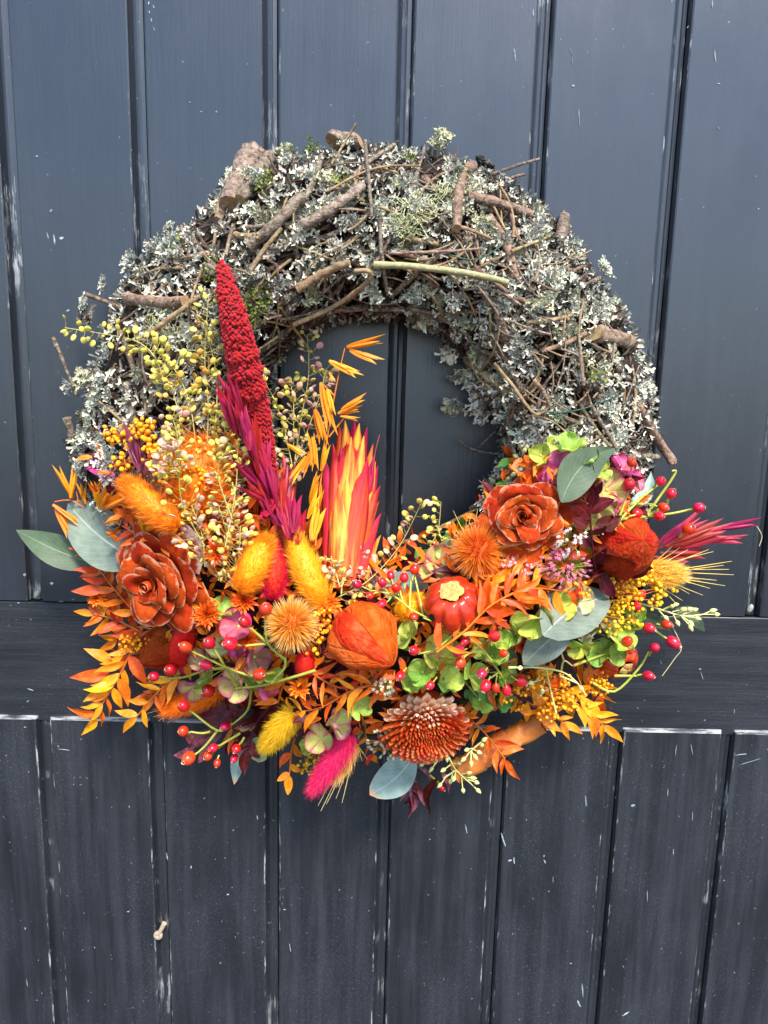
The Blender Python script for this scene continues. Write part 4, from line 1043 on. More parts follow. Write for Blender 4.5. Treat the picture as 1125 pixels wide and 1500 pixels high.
M_SEED = mat('eucalyptus_bud', ['#b5b25a', '#d2cf84', '#e6e2a4'], 2, rough=.5, rv_=.1, rh=.015, bump=.1)
def bud_mesh(i):
    mb = MB()
    def f(u, v):
        r = .32*math.sin(math.pi*max(.0, v)**.75)**.8 if 0 < v < 1 else 0.02 if v == 0 else 0
        return (r*math.cos(u*6.283), r*math.sin(u*6.283)+.05*v*v, v)
    mb.grid(lambda u, v: (lambda q: (q[0], q[2], q[1]))(f(u, v)), 8, 7, wrap=True); return mb.mesh('bud', [M_SEED])
def seeded(label, stems, buds, off, group='seeded eucalyptus sprigs', stemm=None, bl=12):
    o = P(*stems[0][0], off); T = Thing('seeded_sprig', label, 'seeded sprig', o, group); s = S(.11); mb = MB(); sm = stemm or M_SEED
    for st in stems:
        q = smooth([P(x, y, off) for x, y in st], 4); mb.tube(q, [s*1.7*(1.1-.4*i/len(q)) for i in range(len(q))], 5)
    for (x, y, nx, ny) in buds:
        a, e = P(nx, ny, off), P(x, y, off+rnd(0, .006)); d = (e-a); mb.tube([a, e], s*1.2, 4)
        T.inst('bud', cached('bud', bud_mesh, 2), frame(e-d.normalized()*bl*s*.4, d+rv(d.length*.15), rv(1), bl*s*rnd(.85, 1.1), bl*s*rnd(.85, 1.15), bl*s))
    T.part('stem', mb, [sm])

def bark_roll(label):
    o = P(690, 1115, .0); T = Thing('bark_curl', label, 'bark roll', o); a, b = P(672, 1128, .012), P(798, 1052, .012); ax = (b-a).normalized(); L = (b-a).length; s = S(.1)
    v = Vector((0, 0, 1)); y = v.cross(ax).normalized(); z = ax.cross(y)
    bm_ = mat('cinnamon_bark', ['#a8501c', '#c8702e', '#dc9050'], 60, rough=.55, bump=.5, stretch=(1, 1, 1), bscale=300, rv_=.02)
    def fn(u, v_):
        a_ = 1.2+u*9.0; r = s*(13+7*u+4.5*((v_*2.6+u*1.5) % 1.0))*(1+.10*noise.noise(Vector((u*5, v_*6, 0)))); t = v_*L*(1-.12*(1-u))+.012*math.sin(u*5)*0.2+s*14*math.sin(u*2.6+v_*2)*(v_-.5)
        return a+ax*(t+s*10*(u-.5)*v_)+(y*math.cos(a_)+z*math.sin(a_))*r
    mb = MB(); mb.grid(fn, 60, 40); T.part('rolled_sheet', mb, [bm_])
    def f2(u, v_):
        a_ = -1.0+u*4.2; r = s*(22+.8*math.sin(u*7)); t = L*(.26+.34*v_)+s*16*(u-.5)+s*3*math.sin(u*6)
        return a+ax*t+(y*math.cos(a_)+z*math.sin(a_))*r
    mb = MB(); mb.grid(f2, 24, 8); T.part('peeling_flap', mb, [bm_])

def filler(label, mt, n, box, off, L=26, kind='ruscus', name='filler_foliage'):
    """loose leaf litter tucked between the blooms"""
    o = P(540, 950, 0); T = Thing(name, label, 'foliage', o, None, 'stuff'); mb = MB(); s = S(.09)
    src = [leafm(kind, mt) for i in range(5)]
    for i in range(n):
        th = rnd(*box); sg = rnd(-.95, .95); px, py, d = surf(th, sg, off+rnd(-.013, .009)); p = C(px, py, d)
        M = frame(p, Vector((rnd(-1, 1), rnd(-1, 1), rnd(-.3, .6))), rv(.7)+Vector((0, .3, 1)), *(L*s*rnd(.7, 1.2),)*3); me = random.choice(src)
        vs = [M @ v.co for v in me.vertices]; uvs = [None]*len(vs)
        for l, uvd in zip(me.loops, me.uv_layers[0].data): uvs[l.vertex_index] = tuple(uvd.uv)
        mb.add(vs, [list(p_.vertices) for p_ in me.polygons], uvs)
    o_ = T.part('leaves', mb, [mt], kind='stuff')
# ------------------------------------------------------------------ the arrangement
random.seed(5)
OR, RU, AM = M_ORL
filler('loose burgundy leaves filling the gaps low in the arrangement', M_BUR, 330, (183, 352), .004, 42)
filler('loose rust orange leaves filling the gaps between the blooms', RU, 720, (185, 352), .017, 27)
filler('loose bright orange leaves tucked behind the blooms', OR, 560, (185, 350), .020, 24)
filler('loose amber leaves scattered low in the arrangement', AM, 160, (190, 345), .021, 22, 'narrow')
filler('loose green leaves tucked between the blooms on the lower right', HY['deep'], 130, (268, 350), .008, 30, 'broad')

spike('tall crimson seed spike standing against the twigs on the upper left of the flowers')
oats('magenta oat heads clasping the foot of the crimson spike', [[(440, 800), (400, 720), (360, 640), (332, 570)]],
     [(353, 618, 323, 543), (348, 630, 320, 560), (356, 615, 334, 548), (360, 640, 333, 580), (365, 660, 349, 582), (378, 690, 353, 600), (385, 700, 372, 618), (378, 700, 362, 640), (395, 720, 376, 650), (400, 735, 362, 660), (405, 740, 385, 668),
      (410, 745, 398, 672), (415, 750, 423, 660), (400, 760, 365, 700), (418, 770, 392, 700), (425, 775, 410, 700), (388, 755, 410, 712), (430, 780, 432, 715), (436, 790, 425, 730), (436, 795, 440, 735), (405, 770, 380, 720), (420, 790, 400, 730), (350, 640, 326, 568), (372, 668, 344, 590), (380, 680, 366, 596), (396, 706, 362, 622), (392, 690, 392, 632), (402, 726, 350, 672), (414, 742, 372, 676), (398, 742, 352, 712), (424, 762, 432, 690), (412, 752, 412, 684), (430, 792, 398, 742), (388, 722, 340, 676)], M_OATM, .040, M_STEMR, offh=.016)
oats('magenta oat spray reaching out past the right edge of the wreath', [[(940, 800), (990, 790), (1050, 780)]],
     [(965, 802, 1040, 748), (970, 800, 1012, 762), (975, 800, 1065, 765), (1053, 776, 1118, 766), (1025, 790, 1100, 788), (970, 812, 1042, 808), (960, 815, 1012, 825), (985, 800, 1080, 772), (965, 795, 1000, 768), (955, 822, 1005, 818)], M_OATM, .014, M_STEMR)
oats('pale pink oat tips poking out beside the yellow beads on the left', [[(200, 720), (180, 700)]], [(182, 700, 120, 655), (176, 698, 122, 668), (190, 702, 140, 690)], M_OATP, .006, M_STEMR)
oats('dark wine oat head upright among the yellow beads', [[(215, 740), (208, 690)]], [(208, 692, 190, 614), (212, 695, 200, 640), (206, 690, 188, 650)], M_OATD, .016, M_STEMR)
oats('dark wine oat husks above the wooden rose on the left', [[(250, 790), (200, 770)]], [(240, 770, 165, 752), (236, 775, 180, 768), (225, 782, 160, 775), (245, 790, 190, 760)], M_OATD, .006, M_STEMR)

oats('orange oat spray curving up over the dark opening', [[(462, 800), (468, 720), (478, 650), (490, 580), (498, 540), (505, 510)], [(490, 580), (470, 560)], [(482, 640), (510, 605)]],
     [(508, 510, 567, 497), (512, 512, 562, 530), (482, 528, 532, 552), (488, 530, 525, 545), (470, 560, 488, 640), (478, 570, 487, 610), (460, 600, 476, 655), (500, 600, 538, 578), (495, 606, 528, 590), (498, 610, 528, 615), (495, 606, 532, 598), (458, 640, 462, 690), (420, 650, 448, 668),
      (448, 668, 422, 708), (455, 660, 440, 700), (462, 650, 452, 690), (470, 690, 480, 645), (463, 680, 455, 630), (458, 720, 468, 690), (455, 740, 466, 700), (450, 760, 468, 715), (465, 745, 472, 710), (458, 790, 470, 735), (482, 545, 490, 560)], M_OATO, .058, M_STEMO)
oats('orange oat spray drooping out at the left above the grey leaf', [[(150, 770), (110, 735), (80, 735)], [(115, 735), (112, 720)], [(165, 780), (140, 750)]],
     [(106, 730, 78, 680), (104, 730, 112, 682), (125, 738, 112, 705), (126, 738, 124, 708), (78, 738, 123, 770), (80, 740, 108, 790), (146, 745, 138, 705), (148, 748, 160, 715), (150, 748, 192, 725), (212, 782, 202, 745), (214, 782, 224, 760)], M_OATO, .022, M_STEMO)

protea('half open protea bud with pointed yellow and red bracts beside the dark opening')

# pepperweed
pepper('pale yellow pepperweed sprig stretching left across the grey lichen', [[(240, 560), (228, 525), (200, 500), (150, 489), (95, 480)]], 34, 12, 24, .022, (0,))
pepper('dense yellow pepperweed mass to the left of the crimson spike', [[(300, 720), (305, 600), (300, 520), (306, 430)], [(290, 700), (280, 600), (255, 540), (225, 510)], [(310, 680), (318, 560), (300, 480)], [(270, 640), (255, 580), (240, 545)], [(320, 690), (330, 640), (322, 600)]], 150, 12, 26, .018, (0, 0, 0, 2))
pepper('pinkish pepperweed sprig with a dark stem over the orange plume', [[(300, 800), (268, 740), (262, 690), (260, 640), (252, 610)], [(262, 700), (240, 660)]], 64, 12, 30, .036, (1, 1, 0), stemm=M_STEM)
pepper('cream pepperweed sprig in front of the magenta oats', [[(330, 800), (345, 720), (348, 660), (350, 622)], [(340, 760), (320, 700), (325, 660)]], 60, 12, 26, .036, (0, 1, 0))
pepper('pink pepperweed sprig leaning over the dark opening', [[(425, 720), (440, 620), (452, 550), (450, 490)], [(430, 690), (408, 600), (378, 545)], [(432, 680), (465, 590), (478, 540)], [(430, 660), (430, 590), (425, 560)]], 128, 12, 26, .030, (1, 1, 0, 0))
pepper('short pepperweed sprig in front of the protea bud', [[(500, 870), (505, 800), (512, 745)], [(500, 860), (520, 810), (528, 770)], [(498, 860), (485, 815)]], 58, 11, 22, .042, (1, 0, 1))
pepper('pepperweed sprig arching up from the centre against the dark door', [[(495, 875), (540, 850), (585, 800), (618, 735)]], 34, 13, 22, .028, (1, 0, 0, 1), offt=.034)
pepper('small upright pepperweed sprig beside the orange seed head on the right', [[(630, 800), (642, 775), (646, 735)], [(650, 800), (640, 770)]], 22, 11, 20, .022, (0,))
pepper('golden pepperweed sprigs between the orange tails and the rose', [[(320, 850), (335, 800), (320, 740)], [(300, 830), (295, 780), (280, 740)], [(340, 860), (350, 810), (352, 770)]], 92, 11, 26, .030, (2, 1, 0))

# tails and puffs
TO = mat('tail_orange', ['#e86a04', '#f7860a', '#fb9a1c'], 300, rough=.6, rv_=.08, trans=.1); TA = mat('tail_amber', ['#f08a04', '#fba012', '#fdb32c'], 300, rough=.6, rv_=.08, trans=.1)
TR = mat('tail_red', ['#b80410', '#dc0c18', '#e8202a'], 300, rough=.6, rv_=.08, trans=.1); TY = mat('tail_yellow', ['#f5a808', '#fcbc14', '#fdd040'], 300, rough=.6, trans=.1); TP = mat('tail_pink', ['#d80a50', '#ee1e66', '#f5527c'], 300, rough=.6, trans=.1)
bunny('orange bunny tail lying among the yellow beads on the left', (262, 775), (180, 705), 50, .034, TO)
bunny('amber bunny tail standing to the left of the red one', (352, 868), (392, 788), 52, .032, TA)
bunny('red bunny tail wedged between two amber ones', (400, 880), (402, 795), 42, .024, TR)
bunny('long amber bunny tail leaning left below the protea bud', (472, 888), (426, 780), 50, .034, TA)
bunny('round red bunny tail behind a rose hip under the rose on the left', (262, 972), (274, 918), 50, .034, TR, hl=7)
bunny('small round red bunny tail under the spiky ball', (446, 990), (447, 956), 36, .030, TR, hl=5, n=2400)
bunny('yellow bunny tail pointing down at the lower edge', (432, 1040), (388, 1096), 46, .036, TY, hl=14)
bunny('hot pink bunny tail hanging down at the lower edge', (515, 1075), (458, 1158), 38, .040, TP, hl=16, n=4200)
bunny('yellow bunny tail half hidden beside the large lantern husk', (582, 905), (616, 876), 38, .020, TY, hl=9)
bunny('orange bunny tail under the rose hips at the lower left', (330, 1012), (240, 1040), 40, .016, TO, hl=16)
bunny('magenta puff behind the rose hips on the left', (285, 985), (262, 965), 32, .020, TP, hl=7, n=1800)
bunny('broad orange plume behind the pepperweed on the left', (295, 760), (290, 640), 108, .006, TO, hl=22, n=5200, group=None, name='feather_plume', cat='plume', fwd=.45)

AW = mat('awn_straw', ['#e8912c', '#f0b858', '#efd9a0'], 3, rough=.5, grad=.9); AY = mat('awn_yellow', ['#f0a018', '#f3bd3c', '#f0d88c'], 3, rough=.5, grad=.9)
awns('orange bearded grass head fanning down beside the hot pink tail', (518, 1085), [(470, 1188), (478, 1178), (485, 1165), (501, 1176), (492, 1170), (462, 1165), (510, 1140), (515, 1128), (455, 1150), (520, 1122), (530, 1115), (538, 1112), (474, 1160), (500, 1150), (466, 1180)], .036, AW, tuft=((490, 1140), 36, 1400), w=3)
awns('yellow bearded grass head fanning out on the right edge', (938, 838), [(1072, 822), (1068, 834), (1075, 842), (1062, 858), (1040, 862), (1030, 872), (1010, 870), (1038, 805), (1045, 808), (1000, 880), (990, 884), (1020, 812), (1008, 805), (996, 802), (985, 800), (1050, 850), (1060, 828), (1025, 850)], .026, AY, tuft=((1000, 842), 46, 1800), w=3)
awns('fine orange bristles under the rose hips at the lower left', (300, 1020), [(215, 1045), (225, 1050), (232, 1056), (240, 1040), (250, 1050), (218, 1030), (262, 1052), (245, 1060), (270, 1050)], .016, AW, w=2)

bristle_ball('spiky orange ball between the amber tail and the large lantern', 427, 915, 44, .040, ['#d8700e', '#f09a26', '#f6d590'], 950, core='#d8780e', bw=2.0)
bristle_ball('spiky orange seed head to the left of the wooden rose on the right', 700, 808, 47, .028, ['#d2480a', '#ee7a1e', '#f2a04c'], 1100, tipd=(-.35, .45, .9))
awns('straw coloured spines topping the spiky seed head beside the right wooden rose', (688, 800), [(664, 748), (672, 758), (660, 768), (655, 785), (690, 752), (683, 762), (656, 800), (660, 816), (700, 745), (668, 775), (662, 778)], .036, AY, w=2)

# wooden roses, lanterns, fruits, chrysanthemum
rose('rust red wooden rose on the left with folded petals bleached at the edge', 246, 845, 88, .040, (-.42, -.12, .9), 3, (23, 31))
rose('rust red wooden rose on the right with cupped petals and tight heart', 772, 755, 66, .040, (-.32, .12, .93), 12, (29, 33))
lantern('large orange papery lantern husk at the centre of the flowers', 533, 932, 53, .038, (.62, -.42, .55), M_PHY, .4, 6)
lantern('crumpled red lantern husk behind burgundy leaves on the right', 915, 800, 54, .030, (.15, .35, .85), M_PHYD, .9, 7, .92)
lantern('red lantern husk lying under the rose on the left', 237, 950, 40, .016, (-.4, -.2, .8), M_PHYD, .2, 6)
lantern('pinkish red lantern husk behind the bunny tails', 350, 775, 36, .006, (.2, .7, .7), M_PHYD, .2, 6)
ribbed_fruit('glossy red ribbed fruit with a round tan scar, right of centre', 664, 886, 47, .034, (-.16, .76, .55), hole=(634, 905), spin=.3)
ribbed_fruit('red dried fruit with a pale torn rim at the lower right', 903, 964, 40, .012, (.35, -.35, .8), spin=1.1, scar=.30)
big_mum('large rust chrysanthemum of wood shavings with bleached upper petals', 620, 1052, 79, .046, (.08, -.30, .95))
small_mum('orange button flower right of the wooden rose on the left', 303, 900, 25, .036, 0)
small_mum('orange button flower under the amber tail left of the red one', 357, 880, 24, .028, 0)
small_mum('orange button flower at the foot of the long amber tail', 478, 882, 26, .030, 1)
small_mum('dark orange button flower among the pink petals and hips', 364, 936, 21, .032, 0)
small_mum('orange button flower above the rose on the left under the pepperweed', 317, 810, 22, .030, 0)
small_mum('tiny orange button flower left of the grey oval leaves', 766, 946, 18, .034, 0)
small_mum('bright orange button flower below the small red tail', 440, 1008, 20, .034, 1)
small_mum('reddish orange button flower at the left end of the rust leaves', 142, 876, 18, .020, 1)
bark_roll('curl of orange brown bark at the lower right edge')

# hydrangea
hydrangea('pink and lime hydrangea florets under the rose hips on the left', [(350, 918, 54, 'pink'), (328, 898, 42, 'lime'), (372, 962, 50, 'mauve'), (345, 1000, 50, 'pinklime'), (308, 1003, 46, 'lime'), (285, 1006, 50, 'pinklime'), (395, 985, 42, 'lime'), (318, 952, 44, 'pale'), (366, 1000, 42, 'lime'), (392, 1005, 40, 'pink'), (345, 962, 44, 'pink'), (300, 965, 42, 'mauve')], .024)
hydrangea('pale green hydrangea florets hanging at the lower left edge', [(380, 1098, 46, 'pale'), (365, 1068, 34, 'pinklime'), (395, 1080, 34, 'green')], .022)
hydrangea('pink flushed hydrangea florets above the hot pink tail', [(488, 1062, 54, 'pinklime'), (468, 1082, 50, 'pinklime'), (455, 1095, 34, 'lime'), (525, 1036, 44, 'lime')], .036)
hydrangea('yellow green hydrangea florets between the large lantern and the chrysanthemum', [(648, 968, 64, 'rustlime'), (690, 990, 52, 'lime'), (620, 985, 48, 'green'), (720, 962, 50, 'green'), (604, 1000, 36, 'lime'), (702, 1025, 46, 'deep'), (735, 1022, 42, 'deep'), (602, 932, 44, 'lime'), (735, 985, 44, 'green'), (660, 1000, 44, 'lime')], .028)
hydrangea('pink and yellow hydrangea floret left of the spiky seed head', [(640, 825, 60, 'pinklime'), (655, 808, 40, 'pale'), (622, 840, 34, 'pinklime')], .018)
hydrangea('rust edged green hydrangea floret beside the grey oval leaves', [(783, 907, 64, 'rustlime'), (758, 928, 42, 'green'), (815, 893, 48, 'rustlime'), (848, 880, 46, 'pale'), (735, 940, 40, 'lime')], .032)
hydrangea('lime and pink hydrangea florets above the wooden rose on the right', [(793, 668, 40, 'lime'), (832, 660, 50, 'lime'), (820, 690, 60, 'pink'), (860, 676, 36, 'lime'), (840, 708, 38, 'pale'), (800, 690, 40, 'pinklime')], .020)
hydrangea('pink tinged hydrangea florets under the rose hips at the upper right', [(888, 718, 56, 'pinklime'), (908, 690, 46, 'pink'), (870, 745, 50, 'pinklime'), (902, 745, 46, 'pinklime'), (926, 702, 34, 'pink'), (855, 755, 40, 'lime'), (880, 690, 36, 'lime')], .018)
hydrangea('fresh green hydrangea florets behind the rose hips at the right', [(902, 930, 60, 'lime'), (878, 955, 46, 'green'), (930, 905, 42, 'green'), (866, 925, 50, 'pale'), (850, 948, 42, 'lime'), (890, 905, 44, 'pale'), (908, 955, 40, 'green')], .026)
sedum('cream sedum cluster under the chrysanthemum', 570, 1088, 34, 24, 60, .040, ['#a8b070', '#d2cfa0', '#e8e0c8'], '#f2d8d2')
sedum('pink sedum cluster below the wooden rose on the right', 828, 832, 38, 30, 80, .030, ['#98985a', '#c0607a', '#d67c98'], '#e48ab0')
sedum('white and pink sedum cluster under the right wooden rose petals', 838, 795, 22, 26, 36, .036, ['#a3a662', '#d6c6a4', '#e6d4c8'], '#e6a8c8')
sedum('small greenish sedum cluster above the chrysanthemum', 560, 1008, 18, 14, 26, .036, ['#8f9860', '#c4c090', '#d8cfb0'], '#e0c8b8')
sedum('pinkish white sedum buds right of the spiky seed head', 755, 832, 32, 16, 36, .020, ['#98985a', '#c8a08a', '#d68aa0'], '#ecc0d0')

# eucalyptus and other single leaves
def sprig(label, kind, mt, leaves, off, group='grey green eucalyptus leaves', wid=1.0, name='eucalyptus_leaf', cat='leaf', offt=None):
    a0 = leaves[0][0]; T = Thing(name, label, cat, P(a0[0], a0[1], off), group)
    for lf in leaves:
        a, b = lf[0], lf[1]; wd = lf[2] if len(lf) > 2 else wid
        p, q = P(a[0], a[1], off), P(b[0], b[1], off if offt is None else offt); n = (EYE-p).normalized()+rv(.22); L = (q-p).length
        T.inst('leaf', leafm(kind, mt), frame(p, q-p, n, L*wd, L, L))
    return T
sprig('green eucalyptus leaf pointing out at the far left edge', 'lance', M_EUCG, [((146, 828), (20, 770), .95)], .022)
sprig('broad grey eucalyptus leaf behind the green one on the left', 'oval', M_EUC, [((208, 825), (96, 736), .8)], .016)
sprig('pair of grey oval eucalyptus leaves over the green florets on the right', 'oval', M_EUC, [((796, 930), (890, 874), .82), ((834, 916), (768, 978), .95)], .062)
sprig('large dark green grey leaf slanting above the wooden rose on the right', 'lance', M_EUCG, [((822, 735), (902, 656), 1.35)], .040)
sprig('pale blue grey leaf hanging at the bottom under the cream sedum', 'oval', M_EUCP, [((608, 1106), (542, 1164), .95)], .034)
sprig('narrow pale blue leaf hanging below the rose hips at the lower left', 'lance', M_EUCP, [((362, 1080), (343, 1150), .75)], .018)
sprig('blue green leaf behind the central rose hips', 'oval', M_EUCP, [((540, 862), (640, 852), .7)], .012)
sprig('small dark green leaf under the yellow buds at the right edge', 'lance', M_EUCG, [((990, 892), (1032, 925), 1.2), ((930, 905), (985, 925), 1.0)], .012)
sprig('dark green leaves tucked left of the grey oval pair', 'broad', M_EUCG, [((735, 935), (765, 975), 1.0), ((750, 965), (720, 930), 1.0)], .026)
sprig('thin pale curling leaves at the upper right of the flowers', 'narrow', M_EUCP, [((920, 745), (952, 695), 1.0), ((930, 745), (960, 722), .8), ((925, 745), (945, 712), .8)], .014)

# orange leaf sprigs
G1 = 'orange leaf sprigs'
leaf_spray('leaf_sprig', 'bright amber leaf sprig fanning out low on the left', G1, [(200, 938), (180, 980), (162, 1012), (140, 1046)], 'ruscus', [AM, OR], M_STEMO, 54, 14, .022, extra=[((160, 986), (102, 992)), ((158, 1012), (122, 1028)), ((165, 970), (122, 950)), ((150, 1030), (130, 1056))])
leaf_spray('leaf_sprig', 'short amber leaf sprig below the rose hips on the left', G1, [(262, 990), (232, 1013), (200, 1050)], 'ruscus', [AM, OR], M_STEMO, 46, 8, .026)
leaf_spray('leaf_sprig', 'deep orange leaf sprig climbing left of the wooden rose', G1, [(200, 900), (172, 868), (150, 840), (138, 812)], 'ruscus', [OR, RU], M_STEMO, 52, 12, .024, extra=[((155, 862), (104, 866)), ((150, 838), (114, 845)), ((150, 825), (100, 804))])
leaf_spray('leaf_sprig', 'narrow orange leaf sprig pointing left at the rail of the door', G1, [(205, 925), (170, 908), (140, 900)], 'ruscus', [OR, RU], M_STEMO, 42, 10, .016, extra=[((150, 905), (122, 918)), ((148, 900), (128, 890))])
leaf_spray('leaf_sprig', 'orange leaf sprig above the rose on the left', G1, [(230, 800), (200, 782), (170, 765)], 'ruscus', [OR, RU], M_STEMO, 42, 8, .020)
leaf_spray('leaf_sprig', 'narrow orange leaf sprig left of the chrysanthemum', G1, [(560, 1000), (515, 1012), (472, 1036), (440, 1042)], 'narrow', [OR, AM], M_STEMO, 50, 12, .038, spread=.7)
leaf_spray('leaf_sprig', 'narrow orange leaf sprig under the large lantern husk', G1, [(455, 985), (500, 1008), (552, 1000)], 'narrow', [OR, RU], M_STEMO, 46, 14, .028)
leaf_spray('leaf_sprig', 'rust orange leaf sprig right of the ribbed fruit', G1, [(690, 910), (730, 880), (780, 862), (835, 868)], 'ruscus', [RU, OR], M_STEMO, 52, 16, .034)
leaf_spray('leaf_sprig', 'rust orange leaf sprig under the spiky seed head', G1, [(700, 842), (740, 862), (790, 845), (830, 812)], 'ruscus', [RU, OR], M_STEMO, 46, 14, .026, extra=[((795, 835), (845, 810))])
leaf_spray('leaf_sprig', 'orange leaf sprig in front of the ribbed fruit', G1, [(640, 955), (680, 925), (715, 890), (752, 868)], 'narrow', [OR, RU], M_STEMO, 50, 12, .050, spread=.8)
leaf_spray('leaf_sprig', 'orange leaf sprig pointing down to the lower right rail', G1, [(780, 985), (825, 1018), (858, 1040), (884, 1062)], 'ruscus', [OR, AM], M_STEMO, 50, 14, .024, extra=[((850, 1022), (890, 1066)), ((830, 1015), (872, 1010))])
leaf_spray('leaf_sprig', 'amber leaf sprig over the bark curl', G1, [(735, 1000), (775, 1030), (825, 1058)], 'ruscus', [OR, AM], M_STEMO, 44, 12, .026, extra=[((790, 1035), (822, 1072)), ((780, 1040), (812, 1068)), ((760, 1040), (790, 1045))])
leaf_spray('leaf_sprig', 'orange leaf sprig right of the chrysanthemum', G1, [(672, 1045), (705, 1068), (740, 1112)], 'ruscus', [RU, OR], M_STEMO, 44, 12, .034)
leaf_spray('leaf_sprig', 'small orange leaf sprig between the protea and the pink floret', G1, [(550, 830), (580, 800), (612, 786)], 'ruscus', [OR, RU], M_STEMO, 34, 8, .012)
leaf_spray('leaf_sprig', 'orange leaves hanging left of the hot pink tail', G1, [(440, 1060), (428, 1095), (424, 1136)], 'broad', [OR, AM], M_STEMO, 36, 6, .030)
leaf_spray('leaf_sprig', 'orange leaf sprig behind the red fruit at the lower right', G1, [(845, 955), (870, 985), (880, 1020)], 'ruscus', [OR, RU], M_STEMO, 46, 10, .016)

leaf_spray('leaf_sprig', 'deep orange leaf sprig filling in below the rose on the left', G1, [(240, 930), (205, 918), (172, 935)], 'ruscus', [OR, RU], M_STEMO, 46, 10, .012)
leaf_spray('leaf_sprig', 'rust leaf sprig tucked behind the left edge of the left rose', G1, [(235, 880), (195, 858), (165, 880)], 'ruscus', [RU, OR], M_STEMO, 50, 12, .012)
leaf_spray('leaf_sprig', 'rust leaf sprig behind the tip of the grey leaf on the left', G1, [(235, 830), (195, 815), (165, 820)], 'ruscus', [RU, OR], M_STEMO, 46, 8, .010)
leaf_spray('leaf_sprig', 'orange leaf sprig behind the low husk at the lower left', G1, [(262, 930), (222, 950), (180, 962)], 'ruscus', [OR, RU, AM], M_STEMO, 44, 12, .008)
leaf_spray('leaf_sprig', 'orange leaf sprig between the amber sprigs and the rose hips', G1, [(290, 960), (250, 985), (225, 1020)], 'ruscus', [RU, OR], M_STEMO, 42, 12, .010)
leaf_spray('leaf_sprig', 'rust leaf sprig above the yellow tail at the lower edge', G1, [(420, 990), (408, 1030), (415, 1072)], 'ruscus', [OR, RU], M_STEMO, 40, 12, .022)
leaf_spray('leaf_sprig', 'rust leaf sprig under the pale green florets at the bottom left', G1, [(350, 1020), (335, 1050), (345, 1080)], 'narrow', [RU, OR], M_STEMO, 40, 10, .014)
leaf_spray('leaf_sprig', 'orange leaf sprig between the hot pink tail and the chrysanthemum', G1, [(530, 1040), (535, 1075), (548, 1105)], 'ruscus', [OR, RU], M_STEMO, 36, 10, .026)
G2 = 'burgundy leaf sprigs'
leaf_spray('burgundy_sprig', 'dark burgundy leaf sprig under the rose hips at the lower left', G2, [(435, 1028), (385, 1035), (330, 1042)], 'broad', M_BUR, M_STEMR, 56, 12, .026)
leaf_spray('burgundy_sprig', 'plum leaf sprig pointing left under the lowest rose hips', G2, [(370, 1060), (330, 1078), (285, 1095)], 'broad', [M_PLUM, M_BUR], M_STEMR, 42, 6, .014, extra=[((325, 1075), (275, 1097))])
leaf_spray('burgundy_sprig', 'burgundy leaf sprig beside the yellow tail', G2, [(400, 1030), (375, 1062), (366, 1095)], 'broad', M_BUR, M_STEMR, 50, 8, .026)
leaf_spray('burgundy_sprig', 'narrow plum leaf sprig hanging at the very bottom', G2, [(612, 1115), (606, 1150), (604, 1165)], 'narrow', [M_PLUM, M_BUR], M_STEMR, 42, 6, .018, extra=[((592, 1148), (560, 1174)), ((600, 1150), (606, 1205)), ((640, 1140), (628, 1202)), ((615, 1148), (622, 1180)), ((645, 1130), (662, 1165))])
leaf_spray('burgundy_sprig', 'upright dark burgundy sprig right of the wooden rose', G2, [(875, 850), (868, 800), (865, 755), (866, 722)], 'broad', M_BUR, M_STEMR, 42, 8, .034, extra=[((862, 760), (835, 742)), ((872, 768), (908, 756)), ((865, 745), (866, 712)), ((862, 770), (838, 756))])
leaf_spray('burgundy_sprig', 'dark burgundy leaves lying over the crumpled lantern', G2, [(870, 845), (900, 832), (930, 818)], 'broad', M_BUR, M_STEMR, 54, 8, .046, extra=[((880, 808), (915, 815)), ((920, 845), (950, 812))])
leaf_spray('burgundy_sprig', 'dark burgundy leaves below the wooden rose and sedum on the right', G2, [(850, 870), (880, 870), (915, 868)], 'broad', M_BUR, M_STEMR, 48, 10, .026)
leaf_spray('burgundy_sprig', 'burgundy leaves between the yellow tail and the orange sprig', G2, [(470, 1040), (445, 1030), (420, 1032)], 'broad', M_BUR, M_STEMR, 44, 6, .024)
leaf_spray('burgundy_sprig', 'dark red leaves under the protea bud', G2, [(510, 860), (498, 835), (470, 815)], 'broad', M_BUR, M_STEMR, 46, 7, .014)

# beads
MY = mat('bead_yellow', ['#e8a808', '#f3c01c', '#f6d348'], 300, rough=.6, island=True, rv_=.12, rh=.01); MO = mat('bead_amber', ['#e08204', '#f09a0c', '#f6b326'], 300, rough=.6, island=True, rv_=.12, rh=.01)
mimosa('amber bead spray beside the lichen on the left', 200, 665, 42, 55, 240, 7.5, .012, MO, (260, 780))
mimosa('yellow bead spray under the bearded grass at the right', 935, 862, 52, 38, 260, 7.5, .030, MY, (850, 880))
mimosa('amber bead spray above the bark curl at the lower right', 795, 1020, 58, 34, 230, 6.5, .034, MO, (740, 980))
mimosa('small orange bead spray beside the spiky ball', 472, 925, 20, 34, 70, 6, .026, MO, (470, 985))
mimosa('yellow bead spray left of the hot pink tail', 436, 1118, 34, 30, 60, 6, .018, MY, (445, 1050))
mimosa('orange beads under the wooden rose on the left', 206, 938, 22, 16, 60, 6, .022, MO, (230, 960))
mimosa('sparse orange beads right of the pink sedum', 875, 855, 38, 14, 50, 6, .040, MO, (840, 840))
mimosa('orange bead haze behind the pepperweed left of centre', 262, 735, 44, 70, 220, 6, .022, MO, (300, 820))
mimosa('yellow beads under the green florets at the right', 905, 900, 36, 22, 110, 6.5, .034, MY, (860, 900))
mimosa('yellow beads among the orange leaves at the lower right', 860, 1000, 26, 26, 60, 6, .022, MO, (840, 970))

